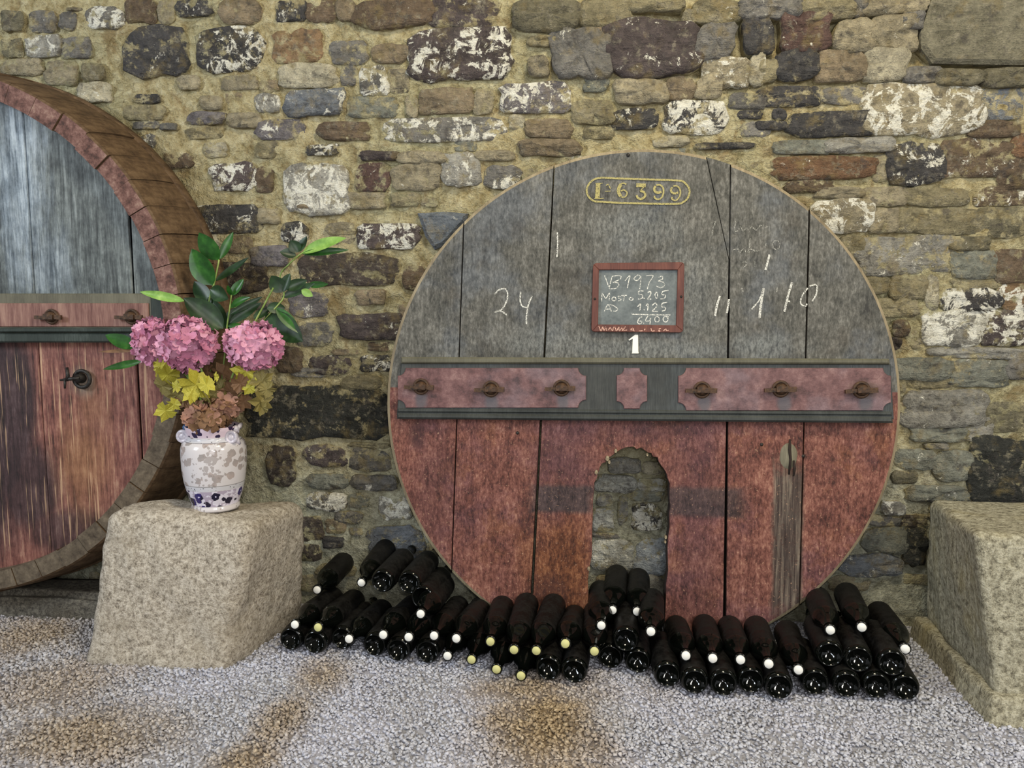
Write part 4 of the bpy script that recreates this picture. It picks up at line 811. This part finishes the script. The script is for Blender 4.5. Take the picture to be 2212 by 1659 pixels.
# stopper towards the viewer: stopper pixel, base-centre pixel (or None), height of the stopper
for s_, b_, z, lab, yel in [
 ((684, 1275), (750, 1207), .15, 'dark bottle with white stopper out, topmost at the far left of the pile', 0),
 ((780, 1260), (838, 1180), .185, 'dark bottle, white stopper out, highest base against wall in left pile', 0),
 ((636, 1350), None, .10, 'dark bottle with white stopper out, just above the leftmost base', 0),
 ((686, 1356), None, .10, 'dark bottle with yellow stopper out, above the second base from the granite block', 1),
 ((753, 1381), None, .075, 'dark bottle, white stopper out before the third base from granite block', 0),
 ((827, 1372), None, .10, 'dark bottle with white stopper out, above the fourth base from the granite block', 0),
 ((882, 1377), None, .10, 'dark bottle with white stopper out, above the fifth base from the granite block', 0),
 ((908, 1327), (960, 1262), .155, 'dark bottle with white stopper out in the second layer, beside the vat head edge', 0),
 ((937, 1374), None, .10, 'dark bottle with white stopper out, above the sixth base from the granite block', 0),
 ((985, 1380), (1042, 1310), .10, 'dark bottle, white stopper out, its base at the lower left edge of vat head', 0),
 ((966, 1418), None, .045, 'dark bottle with white stopper out low on the gravel, beside the sixth base', 0),
 ((1018, 1426), None, .045, 'dark bottle, yellow stopper out, low on gravel, first of three necks', 1),
 ((1059, 1387), (1088, 1303), .10, 'dark bottle with yellow stopper out, first in the row against the red planks', 1),
 ((1072, 1447), None, .04, 'dark bottle, yellow stopper out, low on gravel, second of three necks', 1),
 ((1110, 1405), (1139, 1301), .10, 'dark bottle with yellow stopper out, second in the row against the red planks', 1),
 ((1125, 1461), None, .035, 'dark bottle with yellow stopper out, lowest neck on the brown gravel patch', 1),
 ((1158, 1407), (1198, 1303), .10, 'dark bottle with yellow stopper out, third in the row against the red planks', 1),
 ((1221, 1391), (1242, 1330), .12, 'dark bottle with yellow stopper out, fourth in the row against the red planks', 1),
 ((1284, 1408), (1286, 1320), .10, 'dark bottle with pale yellow stopper out at the left foot of the arch', 1),
 ((1323, 1319), (1333, 1240), .15, 'dark bottle with white stopper out, left of the top pair inside the arch', 0),
 ((1376, 1322), (1379, 1248), .15, 'dark bottle with white stopper out, right of the top pair inside the arch', 0),
 ((1406, 1365), (1408, 1293), .155, 'dark bottle with white stopper out at the right side inside the arch', 0),
 ((1299, 1352), (1297, 1275), .14, 'dark bottle inside the arch, left of the top pair and half hidden', 0),
 ((1482, 1417), (1460, 1353), .10, 'dark bottle with white stopper out, first right of the arch against the planks', 0),
 ((1540, 1423), (1521, 1350), .10, 'dark bottle with white stopper out, second right of the arch against the planks', 0),
 ((1600, 1426), (1575, 1353), .10, 'dark bottle with white stopper out, third right of the arch against the planks', 0),
 ((1661, 1435), (1633, 1353), .10, 'dark bottle with white stopper out, fourth right of the arch against the planks', 0),
 ((1725, 1448), (1699, 1363), .085, 'dark bottle with white stopper out beside the gravel gap on the right', 0),
 ((1794, 1362), (1765, 1290), .165, 'dark bottle, white stopper out, on top by the right edge of vat head', 0),
 ((1862, 1356), (1828, 1281), .17, 'dark bottle with white stopper out, highest base at the right end of the pile', 0),
 ((1956, 1403), (1897, 1322), .135, 'dark bottle with white stopper out, rightmost, next to the dressed stone', 0)]:
    S = G(*s_, z)
    if b_ is None:
        d = np.array([.085, 1, -.1 if z > .06 else .0]); B = S+.3*d/np.linalg.norm(d)
    else:
        d = ray(*b_); e = CAM-S; qa, qb, qc = d@d, 2*d@e, e@e-.09; D = max(0, qb*qb-4*qa*qc); B = CAM+d*((-qb+math.sqrt(D))/2/qa)
    bottle(B, S-B, lab, bool(yel))

# ================================================================== VASE WITH FLOWERS
VY = -.335; vb = P(467, 1096, VY); kv = 2.235/FPX
vase = empty('flower_vase', (vb[0], VY, vb[2]))
tag(vase, 'white china vase with taupe blossoms and navy flower band on the granite block', 'vase')
t = NT('painted_china'); x_, y_, z_ = t.sep(t.obj); zn = t.mth('DIVIDE', z_, kv)
dist = t.n('ShaderNodeVectorMath'); dist.operation = 'ADD'; nz3 = t.n('ShaderNodeTexNoise'); nz3.inputs['Scale'].default_value = 60; t.l(t.obj, nz3.inputs['Vector'])
sc3 = t.n('ShaderNodeVectorMath'); sc3.operation = 'SCALE'; t.l(nz3.outputs['Color'], sc3.inputs[0]); sc3.inputs['Scale'].default_value = .016; t.l(t.obj, dist.inputs[0]); t.l(sc3.outputs[0], dist.inputs[1]); dc = dist.outputs[0]
c = lin((236, 230, 230))
fl1 = t.rng(t.mth('ADD', t.vor(34, dc), t.mth('MULTIPLY', t.noise(22, None, 2, .5), 1.15)), .97, .94, 0, 1, False)
c = t.mix(t.mth('MULTIPLY', fl1, .8), (206, 200, 200), t.ramp(t.noise(30, None, 3, .5), [(.35, (132, 124, 120)), (.65, (168, 150, 142))]))
leafs = t.rng(t.mth('ADD', t.vor(85, dc), t.mth('MULTIPLY', t.noise(14, None, 2, .5, 0, None, (4, 4, 4)), 1.6)), 1.0, .97, 0, .7, False); c = t.mix(leafs, c, (146, 136, 132))
low = t.mth('MULTIPLY', t.rng(zn, 13, 14, 0, 1, False), t.rng(zn, 51, 50, 0, 1, False)); vd = t.vor(38, dc, 'F1', 0, .8)
lowc = t.mix(t.rng(vd, .50, .46, 0, 1, False), t.mix(t.rng(t.noise(40), .5, .52, 0, 1, False), (214, 208, 220), (168, 156, 172)), t.mix(t.rng(t.noise(16, None, 1), .48, .52), (44, 34, 96), (26, 22, 46)))
lowc = t.mix(t.rng(vd, .11, .09, 0, 1, False), lowc, (206, 200, 226)); c = t.mix(low, c, lowc)
def band(z0, z1): return t.mth('MULTIPLY', t.rng(zn, z0, z0+.6, 0, 1, False), t.rng(zn, z1, z1-.6, 0, 1, False))
c = t.mix(band(51, 61), c, t.mix(t.rng(t.vor(120, None), .22, .18, 0, 1, False), (196, 194, 198), (36, 34, 44)))
c = t.mix(band(61, 63), c, (120, 118, 118)); c = t.mix(band(158, 166), c, t.mix(t.rng(t.vor(120, None), .22, .18, 0, 1, False), (196, 194, 198), (36, 34, 44))); c = t.mix(band(157, 158.5), c, (90, 88, 92))
c = t.mix(t.rng(zn, 168, 169, 0, 1, False), c, t.mix(t.rng(t.vor(48, dc), .46, .42, 0, 1, False), (206, 186, 196), (42, 32, 62)))
M['china'] = t.fin(c, .14, None, 0, 0, .5)
pr = [(0, 4), (44, 4), (47, 0), (51, 1), (52.5, 5), (51, 10), (50, 12), (54, 22), (60, 40), (66, 66), (69.5, 95), (70.5, 120), (70, 140), (67, 152), (60, 158.5), (55, 161), (54, 166), (55, 170), (57.5, 180), (60, 188), (59, 190), (55, 188), (52, 178), (50, 160), (50, 120), (0, 115)]
v, f = lathe([(r_*kv, h_*kv) for r_, h_ in pr], 48, 'z'); mk('vase_body', v, f, M['china'], vase, True)
M['handle'] = simple('pale_glaze', (216, 208, 214), .2, 0, .5, (150, 146, 160), 60)
for sx in (-1, 1):
    def sph(r_, c_): vv_, ff_ = lathe([(r_*math.sin(math.pi*k/10), r_*math.cos(math.pi*k/10)) for k in range(11)], 16, 'z', c_); return vv_, ff_
    v, f = merge([sph(12.5*kv, (sx*56*kv, -.030, 167*kv)), torus(11*kv, 4.5*kv, 20, 8, "y", (sx*56*kv, -.040, 168*kv)), tube([(sx*58*kv, -.01, 178*kv), (sx*62*kv, 0, 186*kv), (sx*60*kv, .015, 190*kv), (sx*54*kv, .02, 184*kv)], [7*kv, 6*kv, 5*kv, 4*kv], 8), tube([(sx*61*kv, -.026, 162*kv), (sx*66*kv, -.015, 150*kv)], [8*kv, 4*kv], 8), sph(8*kv, (sx*57*kv, -.012, 183*kv))])
    mk('scroll_handle', v, f, M['handle'], vase, True)
v, f = lathe([(7*kv*math.sin(math.pi*k/8), 7*kv*math.cos(math.pi*k/8)) for k in range(9)], 12, 'z', (-52*kv, -.03, 187*kv)); mk('blue_bead', v, f, simple('blue_glaze', (74, 110, 150), .2, 0, .5, (30, 34, 80), 60), vase, True)

# ---- flowers; every stem starts in the mouth of the vase
MO = np.array([vb[0], VY, vb[2]+.24])
def CP(cx, cy, Y): return P(200+cx/3.457, 480+cy/3.457, Y)-MO      # from the enlarged detail of the bouquet
def leafmat(name, a, b_, c_, rough=.45, trans=True):
    t = NT(name); n1 = t.noise(28, None, 4, .6); col = t.ramp(n1, [(.3, a), (.5, b_), (.7, c_)]); t.fin(col, rough, n1, .15, .003, .4)
    return t.m
M['leaf'] = leafmat('laurel_green', (24, 56, 18), (36, 80, 26), (56, 104, 38), .35)
M['leaf_dark'] = leafmat('dark_laurel', (16, 34, 18), (28, 52, 26), (44, 72, 38), .4)
M['leaf_light'] = leafmat('young_laurel', (92, 130, 56), (124, 162, 76), (160, 190, 104), .45)
M['stem'] = leafmat('green_stem', (84, 110, 48), (122, 144, 70), (150, 166, 92), .5)
M['yellow'] = leafmat('yellow_leaf', (128, 118, 30), (172, 162, 52), (196, 188, 82), .55)
M['olive'] = leafmat('olive_leaf', (84, 74, 36), (120, 108, 56), (152, 140, 84), .6)
M['brown'] = leafmat('brown_leaf', (82, 58, 36), (120, 88, 60), (150, 114, 82), .7)
M['dried'] = leafmat('dried_petal', (120, 82, 66), (164, 122, 102), (190, 150, 128), .7)
M['petal'] = leafmat('pink_petal', (176, 108, 138), (212, 150, 174), (232, 184, 200), .6)
M['petal_deep'] = leafmat('deep_pink_petal', (148, 80, 110), (188, 118, 146), (212, 154, 176), .6)
def leaf(a, b_, wid, nrm=None, fold=.25, droop=.0, n=9):
    a = np.array(a, float); b_ = np.array(b_, float); ax = b_-a; L = np.linalg.norm(ax); ax /= L
    nr = np.array(nrm if nrm is not None else (.1, -1, .35), float); sd_ = np.cross(ax, nr); sd_ /= np.linalg.norm(sd_); up_ = np.cross(sd_, ax)
    V = []; F = []
    for k in range(n+1):
        u = k/n; w_ = wid/2*max(.02, (math.sin(math.pi*u**.85))**.75); cpt = a+ax*L*u+up_*(-droop*L*(u-.5)**2+droop*L*.25)
        V += [tuple(cpt-sd_*w_+up_*w_*fold), tuple(cpt-sd_*w_*.5+up_*w_*fold*.35), tuple(cpt), tuple(cpt+sd_*w_*.5+up_*w_*fold*.35), tuple(cpt+sd_*w_+up_*w_*fold)]
    for k in range(n):
        for j in range(4): F.append((5*k+j, 5*k+5+j, 5*k+6+j, 5*k+1+j))
    return V, F
def sprig(name, label, cat, stems, leaves, group='stems in the vase'):
    r_ = empty(name, tuple(MO)); tag(r_, label, cat, group)
    for pts, rad, mt in stems:
        v, f = tube(smooth_path([CP(*q) if len(q) == 3 else np.array(q[:3]) for q in pts], 4), rad, 6); mk('stem', v, f, M[mt], r_, True)
    for (x0, y0, x1, y1, wd, mt, Y0, Y1) in leaves:
        a = CP(x0, y0, Y0); b2 = CP(x1, y1, Y1); v, f = leaf(a, b2, wd*1.12/3.457*kv, (random.uniform(-.4, .4), -1, random.uniform(-.1, .6)), random.uniform(.15, .4), random.uniform(-.25, .25)); mk('leaf', v, f, M[mt], r_, True)
    return r_
root = (920, 1560, VY)
sprig('laurel_sprig', 'tall laurel sprig with broad glossy leaves rising at the left of the bouquet', 'leafy branch',
  [([root, (870, 1000, -.30), (868, 620, -.29), (905, 470, -.29), (945, 280, -.285)], .0028, 'stem')],
  [(900, 472, 742, 198, 165, 'leaf', -.29, -.31), (942, 282, 795, 78, 140, 'leaf', -.285, -.31), (950, 275, 1050, 72, 60, 'leaf', -.285, -.27), (915, 440, 1165, 262, 60, 'leaf_dark', -.285, -.25), (880, 500, 1015, 575, 110, 'leaf_dark', -.30, -.33), (872, 610, 760, 440, 110, 'leaf_dark', -.28, -.26), (975, 795, 680, 565, 175, 'leaf_dark', -.31, -.36), (690, 588, 352, 520, 62, 'leaf_light', -.36, -.37)])
sprig('laurel_sprig', 'short laurel sprig with narrow leaves in the middle of the bouquet', 'leafy branch',
  [([root, (985, 1000, -.31), (1005, 770, -.31), (1022, 660, -.31), (1036, 545, -.31)], .0024, 'stem')],
  [(1036, 548, 1128, 424, 66, 'leaf', -.31, -.30), (1032, 545, 1008, 470, 44, 'leaf', -.31, -.32), (1022, 755, 1262, 598, 70, 'leaf_dark', -.31, -.28), (1024, 690, 1270, 556, 52, 'leaf_dark', -.31, -.27), (1030, 640, 1180, 560, 60, 'leaf', -.31, -.33), (1000, 790, 860, 560, 120, 'leaf_dark', -.30, -.28), (1010, 775, 1120, 770, 40, 'leaf', -.31, -.34), (1000, 800, 1060, 640, 90, 'leaf_dark', -.29, -.27)])
sprig('laurel_sprig', 'long laurel branch reaching up to the right with pale young leaves at its tip', 'leafy branch',
  [([root, (1080, 1000, -.30), (1215, 740, -.30), (1350, 490, -.29)], .003, 'stem'), ([(1180, 830, -.29), (1370, 635, -.28), (1430, 540, -.27), (1400, 400, -.25), (1480, 300, -.25), (1570, 225, -.25)], .0024, 'stem')],
  [(1565, 232, 1895, 118, 95, 'leaf_light', -.25, -.24), (1560, 235, 1915, 206, 52, 'leaf', -.25, -.23), (1535, 225, 1478, 135, 90, 'leaf_dark', -.25, -.26), (1530, 225, 1600, 105, 80, 'leaf_dark', -.25, -.24), (1520, 250, 1398, 222, 72, 'leaf_dark', -.25, -.27),
   (1412, 525, 1335, 398, 110, 'leaf_dark', -.27, -.29), (1420, 520, 1475, 382, 80, 'leaf_dark', -.27, -.27), (1440, 500, 1602, 432, 80, 'leaf_dark', -.27, -.25), (1412, 560, 1660, 452, 66, 'leaf_dark', -.27, -.25), (1560, 505, 1645, 552, 56, 'leaf_light', -.26, -.25), (1600, 470, 1760, 462, 48, 'leaf', -.25, -.24),
   (1290, 690, 1570, 890, 190, 'leaf_dark', -.28, -.30), (1370, 640, 1556, 835, 80, 'leaf', -.28, -.29), (1200, 720, 1330, 640, 60, 'leaf_dark', -.30, -.27), (1300, 640, 1440, 640, 80, 'leaf_dark', -.29, -.26)])
sprig('laurel_sprig', 'low laurel sprig with drooping leaves left of the pink blossoms', 'leafy branch',
  [([root, (700, 1150, -.33), (420, 1000, -.35), (300, 940, -.36)], .0022, 'stem')],
  [(325, 935, 95, 842, 95, 'leaf', -.36, -.37), (350, 955, 40, 968, 24, 'brown', -.36, -.38), (370, 1035, 78, 1098, 52, 'leaf', -.35, -.38)])
# hydrangea heads
def floret_data(name, mat, cup):
    V = []; F = []
    for p_ in range(4):
        a = p_*math.pi/2; R = Matrix.Rotation(a, 3, 'Z'); b_ = len(V)
        pts = [(0, 0, 0), (.30, -.34, .10), (.30, .34, .10), (.72, -.46, .26), (.78, 0, .12), (.72, .46, .26), (1.0, -.26, .34*cup+.1), (1.06, .0, .22*cup), (1.0, .26, .34*cup+.1), (.36, 0, .02)]
        V += [tuple(R @ Vector(q)) for q in pts]
        for q in ((0, 1, 9), (0, 9, 2), (1, 3, 4), (1, 4, 9), (9, 4, 5), (9, 5, 2), (3, 6, 7), (3, 7, 4), (4, 7, 8), (4, 8, 5)): F.append(tuple(i+b_ for i in q))
    return data(name, V, F, mat, True)
FD = [floret_data('floret', M['petal'], 1.), floret_data('floret', M['petal'], -.6), floret_data('floret', M['petal_deep'], 1.)]; FB = [floret_data('floret', M['dried'], 1.), floret_data('floret', M['brown'], -.5)]
def hydrangea(name, label, cx, cy, rx, ry, rz, Y, n, kinds, size, stemm='stem'):
    r_ = empty(name, tuple(MO)); tag(r_, label, 'flower', 'stems in the vase'); c_ = CP(cx, cy, Y)
    v, f = tube(smooth_path([CP(*root), CP((cx+920)/2, max(cy, 1100), (Y+VY)/2), c_], 5), .0035, 6); mk('stem', v, f, M[stemm], r_, True)
    v, f = lathe([(.72*math.sin(math.pi*k/10), .72*math.cos(math.pi*k/10)) for k in range(11)], 18, 'z'); v = [(a*rx+c_[0], b_*rz+c_[1], d*ry+c_[2]) for a, b_, d in v]
    mk('flower_core', v, f, M['petal_deep'] if kinds is FD else M['dried'], r_, True)
    for k in range(n):
        z = 1-2*(k+.5)/n; ph = k*2.39996; q = Vector((math.sqrt(1-z*z)*math.cos(ph), math.sqrt(1-z*z)*math.sin(ph), z))
        q += Vector((random.uniform(-.1, .1),)*3); q.normalize()
        o = link(bpy.data.objects.new('floret', random.choice(kinds)), r_); s_ = .86+.14*random.random()
        o.location = (c_[0]+q.x*rx*s_, c_[1]+q.y*rz*s_, c_[2]+q.z*ry*s_)
        nn = Vector((q.x/rx, q.y/rz, q.z/ry)).normalized()+Vector((random.uniform(-.45, .45), random.uniform(-.45, .45), random.uniform(-.45, .45)))
        o.rotation_mode = 'QUATERNION'; qq = nn.to_track_quat('Z', 'Y'); o.rotation_quaternion = qq @ Matrix.Rotation(random.uniform(0, 6.3), 3, 'Z').to_quaternion(); s2 = size*random.uniform(.8, 1.2); o.scale = (s2, s2, s2)
k3 = kv/3.457
hydrangea('hydrangea', 'pink hydrangea head at the far left, half behind a larger one', 450, 885, 130*k3, 165*k3, .06, -.33, 64, FD, .0225)
hydrangea('hydrangea', 'largest pink hydrangea head, at the left front of the bouquet', 705, 905, 205*k3, 195*k3, .075, -.365, 100, FD, .0235)
hydrangea('hydrangea', 'pink hydrangea head at the right side of the bouquet', 1205, 925, 200*k3, 168*k3, .07, -.355, 90, FD, .0235)
hydrangea('dried_hydrangea', 'dried brownish pink hydrangea sitting in the mouth of the vase', 870, 1460, 150*k3, 88*k3, .06, -.365, 46, FB, .026, 'brown')
hydrangea('dried_hydrangea', 'small dried brown hydrangea above the mouth of the vase, right side', 1000, 1370, 105*k3, 62*k3, .045, -.345, 30, FB, .022, 'brown')
def lobed(c_, s_, rot, mat, parent, tilt):
    V = [(0, 0, 0)]; n = 28
    for k in range(n):
        a = 2*math.pi*k/n; r_ = (.62+.30*abs(math.cos(2.5*a))**.8+.10*math.cos(7*a))*(1-.25*math.sin(a)*0); r_ *= .92 if k % 2 else 1.06
        V.append((r_*math.sin(a), r_*math.cos(a)*1.1, .16*math.sin(2.5*a)+.1*random.uniform(-1, 1)))
    F = [(0, k+1, (k+1) % n+1) for k in range(n)]
    o = mk('leaf', V, F, mat, parent, False); o.location = tuple(c_); o.scale = (s_, s_, s_)
    o.rotation_euler = (math.pi/2+tilt[0], rot, tilt[1])
def lobed_sprig(label, stem, ls):
    r_ = empty('autumn_sprig', tuple(MO)); tag(r_, label, 'leafy branch', 'stems in the vase')
    v, f = tube(smooth_path([CP(*q) for q in stem], 4), .002, 6); mk('stem', v, f, M['olive'], r_, True)
    for x, y, sz, mt, Y in ls: lobed(CP(x, y, Y), sz/2*k3*1.12, random.uniform(-2.6, 2.6) if sz > 90 else 0, M[mt], r_, (random.uniform(-.5, .5), random.uniform(-.5, .5)))
lobed_sprig('sprig of yellow and olive lobed leaves under the large hydrangea', [root, (760, 1350, -.37), (560, 1180, -.37)],
  [(505, 1075, 120, 'yellow', -.36), (560, 1140, 190, 'yellow', -.365), (520, 1225, 170, 'olive', -.37), (625, 1225, 90, 'yellow', -.385), (640, 1290, 150, 'olive', -.36), (545, 1410, 160, 'yellow', -.38), (610, 1360, 100, 'yellow', -.385), (680, 1330, 130, 'brown', -.355)])
lobed_sprig('bright yellow lobed leaves in the middle front of the bouquet', [root, (880, 1350, -.38), (800, 1230, -.39)],
  [(770, 1215, 230, 'yellow', -.395), (735, 1290, 120, 'yellow', -.40), (850, 1215, 130, 'yellow', -.40), (922, 1155, 66, 'yellow', -.38), (900, 1290, 160, 'olive', -.35), (960, 1240, 170, 'olive', -.34), (860, 1110, 150, 'brown', -.32), (970, 1130, 160, 'brown', -.32), (760, 1390, 150, 'brown', -.36)])
lobed_sprig('sprig of olive and yellow lobed leaves under the right hydrangea', [root, (1040, 1350, -.35), (1200, 1200, -.36)],
  [(1140, 1115, 180, 'yellow', -.365), (1105, 1205, 150, 'brown', -.375), (1170, 1235, 110, 'yellow', -.37), (1265, 1190, 170, 'olive', -.36), (1300, 1250, 130, 'olive', -.365), (1255, 1340, 170, 'olive', -.37), (1265, 1385, 110, 'olive', -.372), (1040, 1270, 170, 'brown', -.345), (1130, 1340, 130, 'brown', -.35), (1050, 1150, 150, 'brown', -.33)])

# ---- old spigot hole with its plug in the right red plank of the vat head
a, b_ = HL(1703, 985)
v, f = lathe([(.0, -.012), (.012, -.011), (.022, -.006), (.028, 0), (.030, .003)], 20, 'y'); v = [(x*(1+.1*mnoise.noise((x*60, 1, z*60))), y, z*1.5) for x, y, z in v]
M['plug'] = wood('weathered_plug', [(.36, (62, 58, 46)), (.52, (108, 102, 84)), (.68, (146, 140, 118))], 1.)
pl = mk('spigot_plug', v, f, M['plug'], head, True); pl.location = (a, 0, b_)
v, f = merge([tube([(.002, -.008, .052), (.0, -.013, .02), (.003, -.014, -.01), (.0, -.010, -.055)], [.003, .0045, .004, .003], 6), tube([(.013, -.012, -.012), (.016, -.013, -.036), (.014, -.010, -.06)], [.003, .004, .002], 6)])
mk('split_peg', v, f, M['gap'], pl, True)
# pale splintered chips along the arch
for x, y, r_ in ((1312, 990, .008), (1316, 998, .005), (1330, 974, .006), (1288, 1020, .007), (1398, 982, .004), (1438, 1160, .005), (1437, 1170, .004), (1272, 1228, .006)):
    a, b_ = HL(x, y); v, f = stone_mesh(r_*1.5, r_*2.2, .006, 2.2, x*.1, 9); v = [(p[0], min(p[1], .01), p[2]) for p in v]; o = mk('splinter', v, f, M['edge'], head); o.location = (a, 0, b_)
